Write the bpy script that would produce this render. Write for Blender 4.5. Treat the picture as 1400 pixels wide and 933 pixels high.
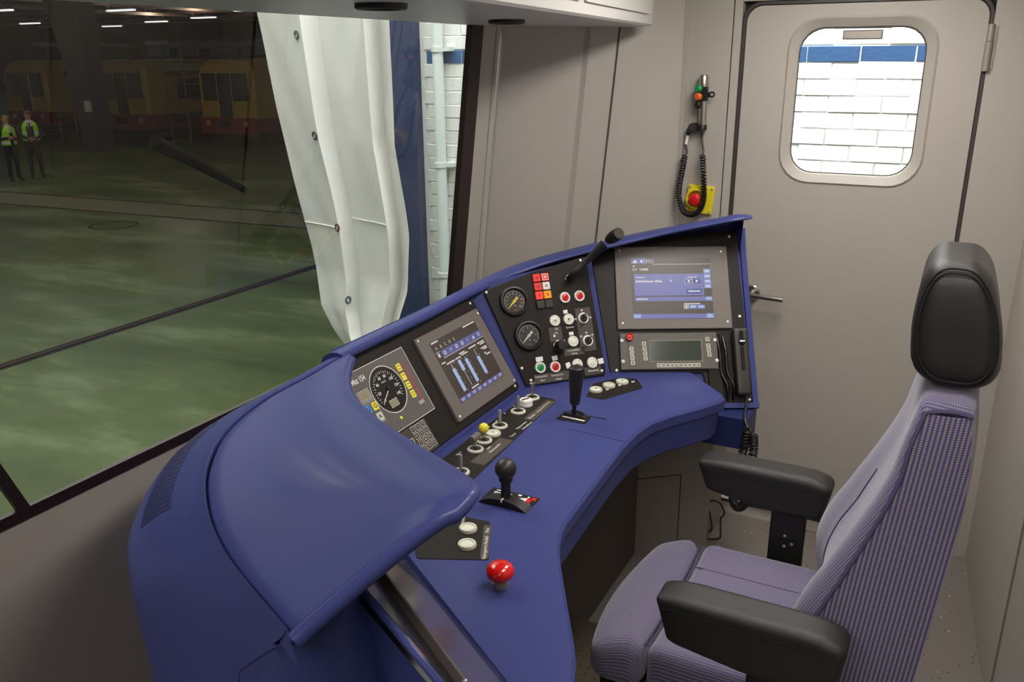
import bpy, bmesh, math, random
from mathutils import Matrix, Vector, Euler
random.seed(7)
for o in list(bpy.data.objects): bpy.data.objects.remove(o, do_unlink=True)
SC = bpy.context.scene
COL = SC.collection
R = math.radians
pi = math.pi
V = Vector

# ------------------------------------------------------------------ camera, world, lights
cam = bpy.data.cameras.new('camera'); camo = bpy.data.objects.new('camera', cam); COL.objects.link(camo)
cam.sensor_width = 36; cam.lens = 30.14; cam.clip_start = .02; cam.clip_end = 400
camo.matrix_world = Matrix(((0.890, -0.138, 0.435, 0), (0.456, 0.281, -0.844, 0), (-0.006, 0.950, 0.313, 1.70), (0, 0, 0, 1)))
SC.camera = camo
vs = SC.view_settings
vs.view_transform = 'Standard'; vs.look = 'None'; vs.gamma = 1; vs.use_curve_mapping = False
vs.exposure = 0.0
w = bpy.data.worlds.new('hall_air'); SC.world = w; w.use_nodes = True
bg = w.node_tree.nodes['Background']; bg.inputs[0].default_value = (1.0, .95, .88, 1); bg.inputs[1].default_value = .10

def area_light(name, loc, size, energy, rot=(0, 0, 0), color=(1, 1, 1), spread=180):
    l = bpy.data.lights.new(name, 'AREA'); l.shape = 'RECTANGLE'; l.size, l.size_y = size
    l.energy = energy; l.color = color; l.spread = R(spread)
    o = bpy.data.objects.new(name, l); COL.objects.link(o); o.location = loc; o.rotation_euler = rot
    return o
# lamp strip of the cab ceiling, daylight of the hall's rooflights, added fill at the train side
area_light('cab_ceiling_light', (-.34, 2.30, 2.07), (.30, .7), 15, (0, 0, 0), (1, .955, .905))
area_light('cab_ceiling_light', (-.12, 1.25, 2.07), (.30, .7), 10, (0, 0, 0), (1, .955, .905))
area_light('rooflight_over_wall', (-1.2, 3.2, 5.4), (7.0, 1.6), 900, (R(18), 0, 0), (.95, .98, 1))
area_light('rooflight_front', (-6.5, 4.0, 6.4), (7, 8), 1100, (0, 0, 0), (.90, 1, .9))
area_light('fill_train_side', (-1.5, -3.5, 4.6), (7, 3), 190, (R(58), 0, 0), (1, .96, .92))  # added fill through the open near side, brightens surfaces facing it
area_light('rooflight_hall', (-22, 12, 6.8), (16, 12), 620, (0, 0, 0), (1, .9, .75))
area_light('rooflight_far', (-40, 45, 6.6), (30, 20), 300, (0, 0, 0), (1, .9, .8))

# ------------------------------------------------------------------ materials
def lin(c):
    return tuple(((x/255)/12.92 if x/255 <= .04045 else ((x/255+.055)/1.055)**2.4) for x in c)
MATS = {}
def mat(name, rgb, rough=.5, metal=0, noise=0, nscale=40, bump=0, bscale=200, emit=0, coat=0, spec=None, alpha=None, trans=0):
    if name in MATS: return MATS[name]
    m = bpy.data.materials.new(name); m.use_nodes = True
    nt = m.node_tree; b = nt.nodes['Principled BSDF']
    c = lin(rgb) + (1,)
    b.inputs['Base Color'].default_value = c
    b.inputs['Roughness'].default_value = rough; b.inputs['Metallic'].default_value = metal
    if coat: b.inputs['Coat Weight'].default_value = coat; b.inputs['Coat Roughness'].default_value = .18
    if spec is not None: b.inputs['Specular IOR Level'].default_value = spec
    if emit:
        b.inputs['Emission Color'].default_value = c; b.inputs['Emission Strength'].default_value = emit
    tc = nt.nodes.new('ShaderNodeTexCoord')
    if noise:
        n = nt.nodes.new('ShaderNodeTexNoise'); n.inputs['Scale'].default_value = nscale; n.inputs['Detail'].default_value = 5
        nt.links.new(tc.outputs['Object'], n.inputs['Vector'])
        mx = nt.nodes.new('ShaderNodeMix'); mx.data_type = 'RGBA'
        mx.inputs[6].default_value = tuple(x*(1-noise) for x in c[:3]) + (1,)
        mx.inputs[7].default_value = tuple(min(1, x*(1+noise)) for x in c[:3]) + (1,)
        nt.links.new(n.outputs['Fac'], mx.inputs[0]); nt.links.new(mx.outputs[2], b.inputs['Base Color'])
    if bump:
        n2 = nt.nodes.new('ShaderNodeTexNoise'); n2.inputs['Scale'].default_value = bscale; n2.inputs['Detail'].default_value = 4
        nt.links.new(tc.outputs['Object'], n2.inputs['Vector'])
        bp = nt.nodes.new('ShaderNodeBump'); bp.inputs['Strength'].default_value = bump; bp.inputs['Distance'].default_value = .004
        nt.links.new(n2.outputs['Fac'], bp.inputs['Height']); nt.links.new(bp.outputs['Normal'], b.inputs['Normal'])
    MATS[name] = m
    return m
def glass(name, tint, refl=1.0, rough=0.0):
    if name in MATS: return MATS[name]
    m = bpy.data.materials.new(name); m.use_nodes = True; nt = m.node_tree
    nt.nodes.remove(nt.nodes['Principled BSDF']); out = nt.nodes['Material Output']
    t = nt.nodes.new('ShaderNodeBsdfTransparent'); t.inputs[0].default_value = tint + (1,)
    g = nt.nodes.new('ShaderNodeBsdfGlossy'); g.inputs['Roughness'].default_value = rough
    f = nt.nodes.new('ShaderNodeFresnel'); f.inputs[0].default_value = 1.45
    mu = nt.nodes.new('ShaderNodeMath'); mu.operation = 'MULTIPLY'; mu.inputs[1].default_value = refl
    mx = nt.nodes.new('ShaderNodeMixShader')
    nt.links.new(f.outputs[0], mu.inputs[0]); nt.links.new(mu.outputs[0], mx.inputs[0])
    nt.links.new(t.outputs[0], mx.inputs[1]); nt.links.new(g.outputs[0], mx.inputs[2]); nt.links.new(mx.outputs[0], out.inputs[0])
    MATS[name] = m
    return m
def fabric(name, base, stripe, dot, period, dperiod, duty=.45):
    """woven moquette: stripes run across uv.x, broken into stitches along uv.y"""
    m = bpy.data.materials.new(name); m.use_nodes = True; nt = m.node_tree; b = nt.nodes['Principled BSDF']
    b.inputs['Roughness'].default_value = .95; b.inputs['Sheen Weight'].default_value = .35
    uv = nt.nodes.new('ShaderNodeUVMap'); uv.uv_map = 'UVMap'
    sp = nt.nodes.new('ShaderNodeSeparateXYZ'); nt.links.new(uv.outputs[0], sp.inputs[0])
    def M(op, a, bb=None):
        n = nt.nodes.new('ShaderNodeMath'); n.operation = op
        for i, q in enumerate((a, bb)):
            if q is None: continue
            if isinstance(q, (int, float)): n.inputs[i].default_value = q
            else: nt.links.new(q, n.inputs[i])
        return n.outputs[0]
    fx = M('FRACT', M('MULTIPLY', sp.outputs[0], 1/period))
    s = M('LESS_THAN', M('ABSOLUTE', M('SUBTRACT', fx, .5)), duty/2)
    fy = M('FRACT', M('MULTIPLY', sp.outputs[1], 1/dperiod))
    d = M('MULTIPLY', s, M('GREATER_THAN', fy, .42))
    nz = nt.nodes.new('ShaderNodeTexNoise'); nz.inputs['Scale'].default_value = 900; nt.links.new(uv.outputs[0], nz.inputs['Vector'])
    m1 = nt.nodes.new('ShaderNodeMix'); m1.data_type = 'RGBA'; m1.inputs[6].default_value = lin(base)+(1,); m1.inputs[7].default_value = lin(stripe)+(1,)
    nt.links.new(s, m1.inputs[0])
    m2 = nt.nodes.new('ShaderNodeMix'); m2.data_type = 'RGBA'; m2.inputs[7].default_value = lin(dot)+(1,)
    nt.links.new(m1.outputs[2], m2.inputs[6]); nt.links.new(M('MULTIPLY', d, M('ADD', nz.outputs['Fac'], .25)), m2.inputs[0])
    nt.links.new(m2.outputs[2], b.inputs['Base Color'])
    bp = nt.nodes.new('ShaderNodeBump'); bp.inputs['Strength'].default_value = .35; bp.inputs['Distance'].default_value = .002
    nt.links.new(M('ADD', s, nz.outputs['Fac']), bp.inputs['Height']); nt.links.new(bp.outputs[0], b.inputs['Normal'])
    MATS[name] = m
    return m

BLUE = mat('blue_lacquer', (59, 65, 120), .55, noise=.04, nscale=3, bump=.05, bscale=900, spec=.15, coat=.2)
BLUEDK = mat('dark_blue_paint', (30, 42, 88), .45)
BLACKP = mat('black_panel', (34, 29, 26), .5, noise=.1, nscale=20, spec=.22)
BLACK = mat('black_plastic', (26, 23, 22), .45)
BLACKG = mat('glossy_black', (18, 16, 16), .2)
RUBBER = mat('dark_rubber', (34, 28, 26), .6)
GREYB = mat('grey_bezel', (108, 100, 94), .55, noise=.05, nscale=30)
GREYU = mat('grey_radio_face', (84, 77, 70), .5, noise=.05, nscale=30)
WALL = mat('warm_grey_laminate', (176, 169, 160), .55, noise=.03, nscale=5, bump=.04, bscale=500)
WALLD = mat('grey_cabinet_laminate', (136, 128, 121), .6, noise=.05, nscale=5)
CONS = mat('console_grey', (206, 202, 198), .4)
WHITEP = mat('white_plastic', (232, 230, 220), .4)
WHITEPR = mat('white_print', (235, 232, 224), .6)
CREAM = mat('cream_lens', (226, 228, 208), .35)
CREAMR = mat('cream_ring', (205, 203, 186), .4)
RED = mat('red_plastic', (205, 28, 26), .35)
REDG = mat('glossy_red', (215, 22, 16), .15, coat=.6)
REDDK = mat('red_print', (178, 60, 56), .6)
GREEN = mat('green_plastic', (22, 150, 82), .35)
YEL = mat('yellow_plastic', (226, 208, 40), .4)
YELL = mat('yellow_lamp', (232, 216, 70), .4, emit=.12)
ORNG = mat('amber_lamp', (232, 152, 22), .35, emit=.15)
ORANGE = mat('orange_plastic', (232, 110, 34), .4)
REDL = mat('red_lamp', (214, 52, 40), .35, emit=.2)
GREYL = mat('unlit_lamp', (62, 56, 52), .3)
LCD = mat('lcd_greenish', (150, 142, 112), .3)
LCDG = mat('radio_lcd', (58, 66, 56), .18)
CHROME = mat('brushed_steel', (190, 186, 178), .28, 1)
STEEL = mat('dull_steel', (158, 152, 144), .4, .35)
LEATHER = mat('black_leather', (36, 33, 32), .42, bump=.25, bscale=900)
SCRN = mat('screen_dark', (64, 54, 46), .4)
SBLUE = mat('screen_blue', (92, 96, 156), .4, emit=.10)
SBAR = mat('screen_bar', (148, 164, 206), .4, emit=.25)
SKEY = mat('screen_key', (104, 128, 186), .4, emit=.15)
SWHITE = mat('screen_white', (206, 204, 204), .4, emit=.12)
BFAB = fabric('moquette_front', (80, 75, 120), (106, 99, 126), (154, 146, 138), .0052, .004)
SFAB = fabric('moquette_side', (60, 56, 112), (84, 78, 102), (158, 146, 124), .0078, .0042, .5)
PIPING = mat('piping_cord', (72, 68, 98), .9, noise=.5, nscale=500)
SIDEYEL = mat('yellow_thread', (140, 120, 60), .9)

# ------------------------------------------------------------------ mesh builder
RM = {}
class MB:
    def __init__(s): s.v = []; s.f = []; s.m = []; s.uv = {}; 
    def add(s, vs, fs, mi=0, M=None, uvs=None):
        n = len(s.v)
        for i, p in enumerate(vs):
            p = V(p); s.v.append(M @ p if M else p)
            if uvs: s.uv[n+i] = uvs[i]
        for f in fs: s.f.append([n+i for i in f]); s.m.append(mi)
        return s
    def box(s, x0, x1, y0, y1, z0, z1, mi=0, M=None):
        return s.add([(x, y, z) for z in (z0, z1) for y in (y0, y1) for x in (x0, x1)],
                     [(0, 2, 3, 1), (4, 5, 7, 6), (0, 1, 5, 4), (2, 6, 7, 3), (0, 4, 6, 2), (1, 3, 7, 5)], mi, M)
    def plate(s, loop, z0, z1, bev=0, mi=0, M=None, mitop=None):
        """closed 2D outline (counter-clockwise) raised from z0 to z1 with a bevelled top edge"""
        n = len(loop); L = [V((p[0], p[1])) for p in loop]
        ins = []
        for i in range(n):
            a, b, c = L[i-1], L[i], L[(i+1) % n]
            d1 = (b-a).normalized(); d2 = (c-b).normalized()
            nn = V((-d1.y-d2.y, d1.x+d2.x)); k = nn.length
            if k < 1e-6: nn = V((-d1.y, d1.x)); k = 1
            nn = nn/k; ins.append(b + nn*bev/max(.35, nn.dot(V((-d1.y, d1.x)))))
        vs = [(p.x, p.y, z0) for p in L] + [(p.x, p.y, z1-bev) for p in L]
        fs = [(i, (i+1) % n, n+(i+1) % n, n+i) for i in range(n)] + [tuple(range(n-1, -1, -1))]
        s.add(vs, fs, mi, M)
        if bev:
            s.add([(p.x, p.y, z1-bev) for p in L]+[(p.x, p.y, z1) for p in ins], [(i, (i+1) % n, n+(i+1) % n, n+i) for i in range(n)], mi, M)
        s.add([(p.x, p.y, z1) for p in ins], [tuple(range(n))], mi if mitop is None else mitop, M)
        return s
    def flat(s, loop, z=0, mi=0, M=None):
        return s.add([(p[0], p[1], z) for p in loop], [tuple(range(len(loop)))], mi, M)
    def rect(s, x0, x1, y0, y1, z=0, mi=0, M=None):
        return s.flat([(x0, y0), (x1, y0), (x1, y1), (x0, y1)], z, mi, M)
    def frame(s, x0, x1, y0, y1, t, z=0, mi=0, M=None):
        for a in ((x0, x1, y0, y0+t), (x0, x1, y1-t, y1), (x0, x0+t, y0+t, y1-t), (x1-t, x1, y0+t, y1-t)): s.rect(*a, z, mi, M)
        return s
    def ring(s, c, r0, r1, z=0, mi=0, M=None, n=32, a0=0, a1=360, sx=1):
        full = abs(a1-a0) >= 360; k = n if full else n+1; vs = []
        for i in range(k):
            a = R(a0+(a1-a0)*i/n)
            vs += [(c[0]+r0*math.cos(a)*sx, c[1]+r0*math.sin(a), z), (c[0]+r1*math.cos(a)*sx, c[1]+r1*math.sin(a), z)]
        fs = [(2*i, 2*i+1, 2*((i+1) % k)+1, 2*((i+1) % k)) for i in range(n)]
        return s.add(vs, fs, mi, M)
    def disc(s, c, r, z=0, mi=0, M=None, n=32):
        return s.flat([(c[0]+r*math.cos(2*pi*i/n), c[1]+r*math.sin(2*pi*i/n)) for i in range(n)], z, mi, M)
    def lathe(s, prof, n=28, mi=0, M=None, close=True):
        """prof: (r, z) from bottom to top"""
        vs = []; 
        for r, z in prof:
            for i in range(n): a = 2*pi*i/n; vs.append((r*math.cos(a), r*math.sin(a), z))
        fs = [(j*n+i, j*n+(i+1) % n, (j+1)*n+(i+1) % n, (j+1)*n+i) for j in range(len(prof)-1) for i in range(n)]
        if close:
            fs.append(tuple(range(n-1, -1, -1))); fs.append(tuple(range((len(prof)-1)*n, len(prof)*n)))
        return s.add(vs, fs, mi, M)
    def tube(s, pts, r, n=8, mi=0, M=None, closed=False, caps=True, up=None):
        P = [V(p) for p in pts]; k = len(P)
        rr = r if isinstance(r, (list, tuple)) else [r]*k
        vs = []; nrm = None
        for i in range(k):
            if closed: t = (P[(i+1) % k]-P[i-1])
            else: t = P[min(i+1, k-1)]-P[max(i-1, 0)]
            t.normalize()
            if nrm is None:
                nrm = V(up) if up else (V((0, 0, 1)) if abs(t.z) < .9 else V((1, 0, 0)))
            nrm = nrm - t*nrm.dot(t)
            if nrm.length < 1e-5: nrm = t.orthogonal()
            nrm.normalize(); b = t.cross(nrm)
            for j in range(n):
                a = 2*pi*j/n; vs.append(P[i]+(nrm*math.cos(a)+b*math.sin(a))*rr[i])
        m = k if closed else k-1
        fs = [(i*n+j, i*n+(j+1) % n, ((i+1) % k)*n+(j+1) % n, ((i+1) % k)*n+j) for i in range(m) for j in range(n)]
        if caps and not closed: fs += [tuple(range(n-1, -1, -1)), tuple(range((k-1)*n, k*n))]
        return s.add(vs, fs, mi, M)
    def sphere(s, c, r, mi=0, M=None, n=20, m=12, sz=1):
        vs = [(c[0], c[1], c[2]-r*sz)]
        for j in range(1, m):
            a = -pi/2+pi*j/m
            for i in range(n): b = 2*pi*i/n; vs.append((c[0]+r*math.cos(a)*math.cos(b), c[1]+r*math.cos(a)*math.sin(b), c[2]+r*sz*math.sin(a)))
        vs.append((c[0], c[1], c[2]+r*sz)); fs = []
        for i in range(n): fs.append((0, 1+(i+1) % n, 1+i))
        for j in range(m-2):
            for i in range(n): a = 1+j*n; fs.append((a+i, a+(i+1) % n, a+n+(i+1) % n, a+n+i))
        e = len(vs)-1; a = 1+(m-2)*n
        for i in range(n): fs.append((a+i, a+(i+1) % n, e))
        return s.add(vs, fs, mi, M)
    def grid(s, rows, mi=0, M=None, closed=False, uvs=None):
        n = len(rows[0]); vs = [p for r in rows for p in r]
        k = n if closed else n-1
        fs = [(j*n+i, j*n+(i+1) % n, (j+1)*n+(i+1) % n, (j+1)*n+i) for j in range(len(rows)-1) for i in range(k)]
        return s.add(vs, fs, mi, M, [q for r in uvs for q in r] if uvs else None)
    def pad(s, x0, x1, y0, y1, z0, z1, r, fn=None, mi=0, M=None, n=8, uvf=None):
        """rounded block; fn(p) may reshape it"""
        h = V(((x1-x0)/2, (y1-y0)/2, (z1-z0)/2)); c = V(((x0+x1)/2, (y0+y1)/2, (z0+z1)/2))
        def ax(hh):
            k = max(0, 1-r/hh); e = [-1, -1+(1-k)*.25, -1+(1-k)*.6]
            mid = [-k+2*k*i/n for i in range(n+1)] if k > .02 else [0]
            return e+mid+[-q for q in e[::-1]]
        def rnd(p):
            q = V([max(-(h[i]-r), min(h[i]-r, p[i])) for i in range(3)]); d = p-q
            return q+d.normalized()*r if d.length > 1e-9 else p
        for a in range(3):
            b, e = (a+1) % 3, (a+2) % 3
            for sg in (-1, 1):
                B = ax(h[b]); E_ = ax(h[e]); rows = []; U = []
                for q in (B if sg > 0 else B[::-1]):
                    row = []
                    for t in E_:
                        p = V((0, 0, 0)); p[a] = sg*h[a]; p[b] = q*h[b]; p[e] = t*h[e]
                        p = rnd(p)+c
                        row.append(p)
                    U.append([uvf(p) if uvf else (p.y, p.x) for p in row])
                    rows.append([fn(p.copy()) if fn else p for p in row])
                s.grid(rows, mi, M, uvs=U)
        return s
    def text(s, txt, x, y, size, z=0, mi=0, M=None, align='CENTER', rot=0, bold=0, sx=1):
        cu = bpy.data.curves.new('t', 'FONT'); cu.body = txt; cu.size = size; cu.align_x = align; cu.align_y = 'CENTER'
        cu.resolution_u = 2; cu.offset = bold
        ob = bpy.data.objects.new('t', cu); COL.objects.link(ob)
        me = bpy.data.meshes.new_from_object(ob)
        T = Matrix.Translation((x, y, z)) @ Matrix.Rotation(rot, 4, 'Z') @ Matrix.Diagonal((sx, 1, 1, 1))
        if M: T = M @ T
        s.add([v.co for v in me.vertices], [tuple(p.vertices) for p in me.polygons], mi, T)
        bpy.data.objects.remove(ob); bpy.data.curves.remove(cu); bpy.data.meshes.remove(me)
        return s
    def build(s, name, mats, parent=None, local=False, sharp=38, label=None, merge=0):
        me = bpy.data.meshes.new(name)
        vs = s.v
        if parent is not None and not local:
            inv = RM[parent].inverted(); vs = [inv @ p for p in vs]
        me.from_pydata([tuple(p) for p in vs], [], s.f)
        for m in (mats if isinstance(mats, (list, tuple)) else [mats]): me.materials.append(m)
        me.polygons.foreach_set('material_index', s.m)
        if s.uv:
            ul = me.uv_layers.new(name='UVMap')
            for l in me.loops: ul.data[l.index].uv = s.uv.get(l.vertex_index, (0, 0))
        if merge:
            bm = bmesh.new(); bm.from_mesh(me); bmesh.ops.remove_doubles(bm, verts=bm.verts, dist=merge); bm.to_mesh(me); bm.free()
        me.polygons.foreach_set('use_smooth', [True]*len(me.polygons))
        me.set_sharp_from_angle(angle=R(sharp))
        me.update(); me.validate()
        o = bpy.data.objects.new(name, me); COL.objects.link(o)
        RM[o] = RM[parent] if parent is not None else Matrix.Identity(4)
        if parent is not None: o.parent = parent
        if label: o['label'] = label
        return o

def tag(o, label=None, cat=None, group=None, kind=None):
    if label: o['label'] = label
    if cat: o['category'] = cat
    if group: o['group'] = group
    if kind: o['kind'] = kind
    return o
def thing(name, label, cat, M=None, group=None, kind=None):
    o = bpy.data.objects.new(name, None); COL.objects.link(o); o.empty_display_size = .05
    M = M or Matrix.Identity(4)
    if not isinstance(M, Matrix): M = Matrix.Translation(M)
    o.matrix_world = M; RM[o] = M.copy()
    return tag(o, label, cat, group, kind)
def dup(root, M, label, group=None):
    r = root.copy(); COL.objects.link(r); r.matrix_world = M; r['label'] = label; RM[r] = M
    if group: r['group'] = group
    for ch in list(root.children):
        c = ch.copy(); COL.objects.link(c); c.parent = r
        for g in list(ch.children):
            d = g.copy(); COL.objects.link(d); d.parent = c
    return r
def frm(o, u, v, n):
    return Matrix(((u[0], v[0], n[0], o[0]), (u[1], v[1], n[1], o[1]), (u[2], v[2], n[2], o[2]), (0, 0, 0, 1)))
def at(P, u, v, n=0, rot=0):
    return P @ Matrix.Translation((u, v, n)) @ Matrix.Rotation(rot, 4, 'Z')
def rrect(x0, x1, y0, y1, r, k=5):
    out = []
    for cx, cy, a in ((x1-r, y1-r, 0), (x0+r, y1-r, 90), (x0+r, y0+r, 180), (x1-r, y0+r, 270)):
        for i in range(k+1): t = R(a+90*i/k); out.append((cx+r*math.cos(t), cy+r*math.sin(t)))
    return out
def spline(pts, n):
    """Catmull-Rom through pts, n samples"""
    P = [V(p) for p in pts]; k = len(P)-1; out = []
    for i in range(n):
        t = i/(n-1)*k; j = min(int(t), k-1); f = t-j
        p0 = P[j-1] if j > 0 else P[0]*2-P[1]; p1 = P[j]; p2 = P[j+1]; p3 = P[j+2] if j+2 <= k else P[k]*2-P[k-1]
        out.append(.5*((2*p1)+(p2-p0)*f+(2*p0-5*p1+4*p2-p3)*f*f+(3*p1-p0-3*p2+p3)*f**3))
    return out
def smooth_loop(pts, r, k=4):
    """round the corners of a closed 2D outline by about r"""
    out = []; n = len(pts)
    for i in range(n):
        a, b, c = V(pts[i-1]), V(pts[i]), V(pts[(i+1) % n])
        ra = min(r, (a-b).length*.45); rc = min(r, (c-b).length*.45)
        p = b+(a-b).normalized()*ra; q = b+(c-b).normalized()*rc
        for j in range(k+1):
            t = j/k; out.append((1-t)**2*p+2*t*(1-t)*b+t*t*q)
    return out
def coil(path, rad, wire, turns, n=6, per=9):
    """helix of wire along a path"""
    N = turns*per; C = spline(path, N+1); pts = []
    nr = None
    for i in range(N+1):
        t = (C[min(i+1, N)]-C[max(i-1, 0)]).normalized()
        if nr is None: nr = t.orthogonal()
        nr = (nr-t*nr.dot(t)).normalized(); b = t.cross(nr); a = 2*pi*i/per
        pts.append(C[i]+(nr*math.cos(a)+b*math.sin(a))*rad)
    return pts

c32, s32 = math.cos(R(32)), math.sin(R(32))
P1 = frm((-1.075, 1.26, .75), (0, 1, 0), (-s32, 0, c32), (c32, 0, s32))
P2 = frm((-1.073, 2.181, .75), (.6645, .7473, 0), (-.3040, .2703, .9135), (.6827, -.6070, .4067))
P3 = frm((-.887, 2.425, .75), (.8829, .4695, 0), (-.2488, .4679, .8480), (.3981, -.7487, .5299))
DK = frm((0, 0, .75), (0, 1, 0), (-1, 0, 0), (0, 0, 1))         # desk top: u = y, v = -x
exec_order = []

# ------------------------------------------------------------------ cab shell
def speckle_floor():
    m = mat('speckled_rubber_floor', (124, 116, 110), .55); nt = m.node_tree; b = nt.nodes['Principled BSDF']
    tc = nt.nodes.new('ShaderNodeTexCoord'); vo = nt.nodes.new('ShaderNodeTexVoronoi'); vo.inputs['Scale'].default_value = 46
    nt.links.new(tc.outputs['Object'], vo.inputs['Vector'])
    lt = nt.nodes.new('ShaderNodeMath'); lt.operation = 'LESS_THAN'; lt.inputs[1].default_value = .16; nt.links.new(vo.outputs['Distance'], lt.inputs[0])
    bw = nt.nodes.new('ShaderNodeSeparateColor'); nt.links.new(vo.outputs['Color'], bw.inputs[0])
    rp = nt.nodes.new('ShaderNodeValToRGB'); rp.color_ramp.interpolation = 'CONSTANT'
    e = rp.color_ramp.elements; e[0].color = lin((70, 64, 62))+(1,); e[1].position = .5; e[1].color = lin((124, 116, 110))+(1,)
    x = rp.color_ramp.elements.new(.8); x.color = lin((186, 180, 170))+(1,)
    nt.links.new(bw.outputs[0], rp.inputs[0])
    mx = nt.nodes.new('ShaderNodeMix'); mx.data_type = 'RGBA'; mx.inputs[6].default_value = lin((124, 116, 110))+(1,)
    nt.links.new(lt.outputs[0], mx.inputs[0]); nt.links.new(rp.outputs[0], mx.inputs[7]); nt.links.new(mx.outputs[2], b.inputs['Base Color'])
    return m
FLOORM = speckle_floor()
def structure(o, label): return tag(o, label, None, None, 'structure')
structure(MB().box(-1.56, .50, .34, 3.14, -.08, 0).build('floor', FLOORM), 'grey speckled rubber floor of the driver cab')
structure(MB().box(-1.44, .50, .34, 3.14, 2.12, 2.16).build('ceiling', WALL), 'light grey ceiling of the driver cab')
structure(MB().add([(.214, 3.1, 0), (.413, .34, 0), (.413, .34, 2.12), (.214, 3.1, 2.12), (1.9, 3.1, 0), (1.9, .34, 0), (1.9, .34, 2.12), (1.9, 3.1, 2.12)],
          [(0, 3, 2, 1), (4, 5, 6, 7), (0, 1, 5, 4), (3, 7, 6, 2), (0, 4, 7, 3), (1, 2, 6, 5)]).build('wall_rear', WALL), 'plain light grey rear wall beside the driver seat')
wr = thing('trim_1', 'narrow vertical edge strip on the rear wall', None, kind='structure')
MB().box(-.006, .006, -.004, .004, 0, 2.12, M=Matrix.Translation((.2745, 2.28, 0))).build('edge_strip', mat('seam_dark', (138, 132, 124), .6), wr)
structure(MB().box(-1.538, -1.52, .20, 2.56, -.08, .862).box(-1.56, -1.50, .2, 2.56, 1.98, 2.2).build('wall_front', mat('warm_grey_front', (166, 155, 144), .6, noise=.04, nscale=4)), 'grey wall below the windscreen')
# door wall: panel carrying the hand lamp, head and far side of the doorway
sw = thing('wall_side', 'light grey side wall around the cab door', None, kind='structure')
MB().box(-.90, -.747, 3.10, 3.14, 0, 2.12).build('wall_panel', WALL, sw)
MB().box(-.742, -.716, 3.097, 3.14, 0, 2.12).build('door_post', WALL, sw)
MB().box(.036, .24, 3.10, 3.14, 0, 2.12).box(-.716, .036, 3.10, 3.14, 1.878, 2.12).build('wall_panel', WALL, sw)
MB().box(-.747, -.742, 3.112, 3.14, 0, 2.12).build('panel_joint', RUBBER, sw)
MB().box(-.73, -.66, 3.142, 3.16, 0, 1.90).box(0, .05, 3.142, 3.16, 0, 1.90).box(-.66, 0, 3.142, 3.16, 1.80, 1.90).build('door_stop', RUBBER, sw)
MB().box(-.912, -.894, 3.09, 3.14, .3, 2.12).build('edge_bead', WALL, sw)
# raked corner lining between windscreen and side wall
cl = thing('wall_corner', 'raked light grey corner lining beside the windscreen', None, kind='structure')
def rake(cols, z0=.25, z1=2.12, n=2):
    return [[(x+s*(z-1.1), y, z) for x, s, y in cols] for z in [z0+(z1-z0)*i/n for i in range(n+1)]]
MB().grid(rake([(-1.50, .118, 2.525), (-1.496, .118, 2.522), (-1.478, .112, 2.60), (-1.474, .112, 2.612), (-1.470, .112, 2.612), (-1.468, .11, 2.632)])).build('pillar_strip', WALL, cl, sharp=20)
MB().grid(rake([(-1.475, .11, 2.640), (-1.458, .11, 2.640), (-1.452, .11, 2.645), (-1.252, .095, 2.858), (-1.243, .094, 2.861), (-1.232, .093, 2.862), (-1.160, .093, 2.934), (-1.165, .093, 2.945)])).build('lining_panel', WALL, cl, sharp=25)
MB().grid(rake([(-1.1575, .093, 2.942), (-1.153, .093, 2.9385), (-.906, .0, 3.095), (-.89, 0, 3.12)])).build('lining_panel', WALL, cl, sharp=25)
MB().grid(rake([(-1.171, .093, 2.941), (-1.146, .093, 2.952)])).build('panel_joint', mat('joint_grey', (104, 98, 92), .7), cl)
# threshold strip
structure(MB().box(-.72, .03, 3.045, 3.10, 0, .05).build('baseboard_side', mat('pale_threshold', (206, 200, 190), .5)), 'pale threshold strip under the cab door')

# door
SEALM = mat('door_seal', (62, 56, 52), .5)
d1 = thing('door_1', 'light grey cab side door with a rounded window', None, (-.34, 3.1, 0), kind='structure')
YW = frm((0, 3.105, 0), (1, 0, 0), (0, 0, 1), (0, -1, 0))           # wall plane: x, z, towards the cab
outer = rrect(-.700, .022, .052, 1.862, .05, 6); inner = rrect(-.560, -.102, 1.285, 1.825, .10, 6)
mb = MB(); n = len(outer)
mb.add([(p[0], p[1], 0) for p in outer]+[(p[0], p[1], 0) for p in inner]+[(p[0], p[1], -.035) for p in outer]+[(p[0], p[1], -.035) for p in inner],
       [(i, (i+1) % n, n+(i+1) % n, n+i) for i in range(n)]+[(2*n+i, i, (i+1) % n, 2*n+(i+1) % n)[::-1] for i in range(n)]+[(3*n+i, n+i, n+(i+1) % n, 3*n+(i+1) % n) for i in range(n)], M=YW)
mb.build('door_leaf', WALL, d1)
def loopring(mb, loops, M, mi=0):
    n = len(loops[0][0]); vs = []
    for L, z in loops: vs += [(p[0], p[1], z) for p in L]
    return mb.add(vs, [(j*n+i, j*n+(i+1) % n, (j+1)*n+(i+1) % n, (j+1)*n+i) for j in range(len(loops)-1) for i in range(n)], mi, M)
g0 = inner; g1 = rrect(-.553, -.109, 1.292, 1.818, .097, 6); g2 = rrect(-.527, -.135, 1.318, 1.792, .078, 6); g3 = rrect(-.524, -.138, 1.321, 1.789, .076, 6)
loopring(MB(), [(g0, 0), (g1, .006), (g2, -.012), (g3, -.020), (g3, -.03)], YW).build('window_frame', WALL, d1, sharp=25)
MB().flat(rrect(-.523, -.139, 1.322, 1.788, .075, 6), -.022, M=YW).build('window_pane', glass('clear_glass', (.97, .985, .985), .6), d1)
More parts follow.
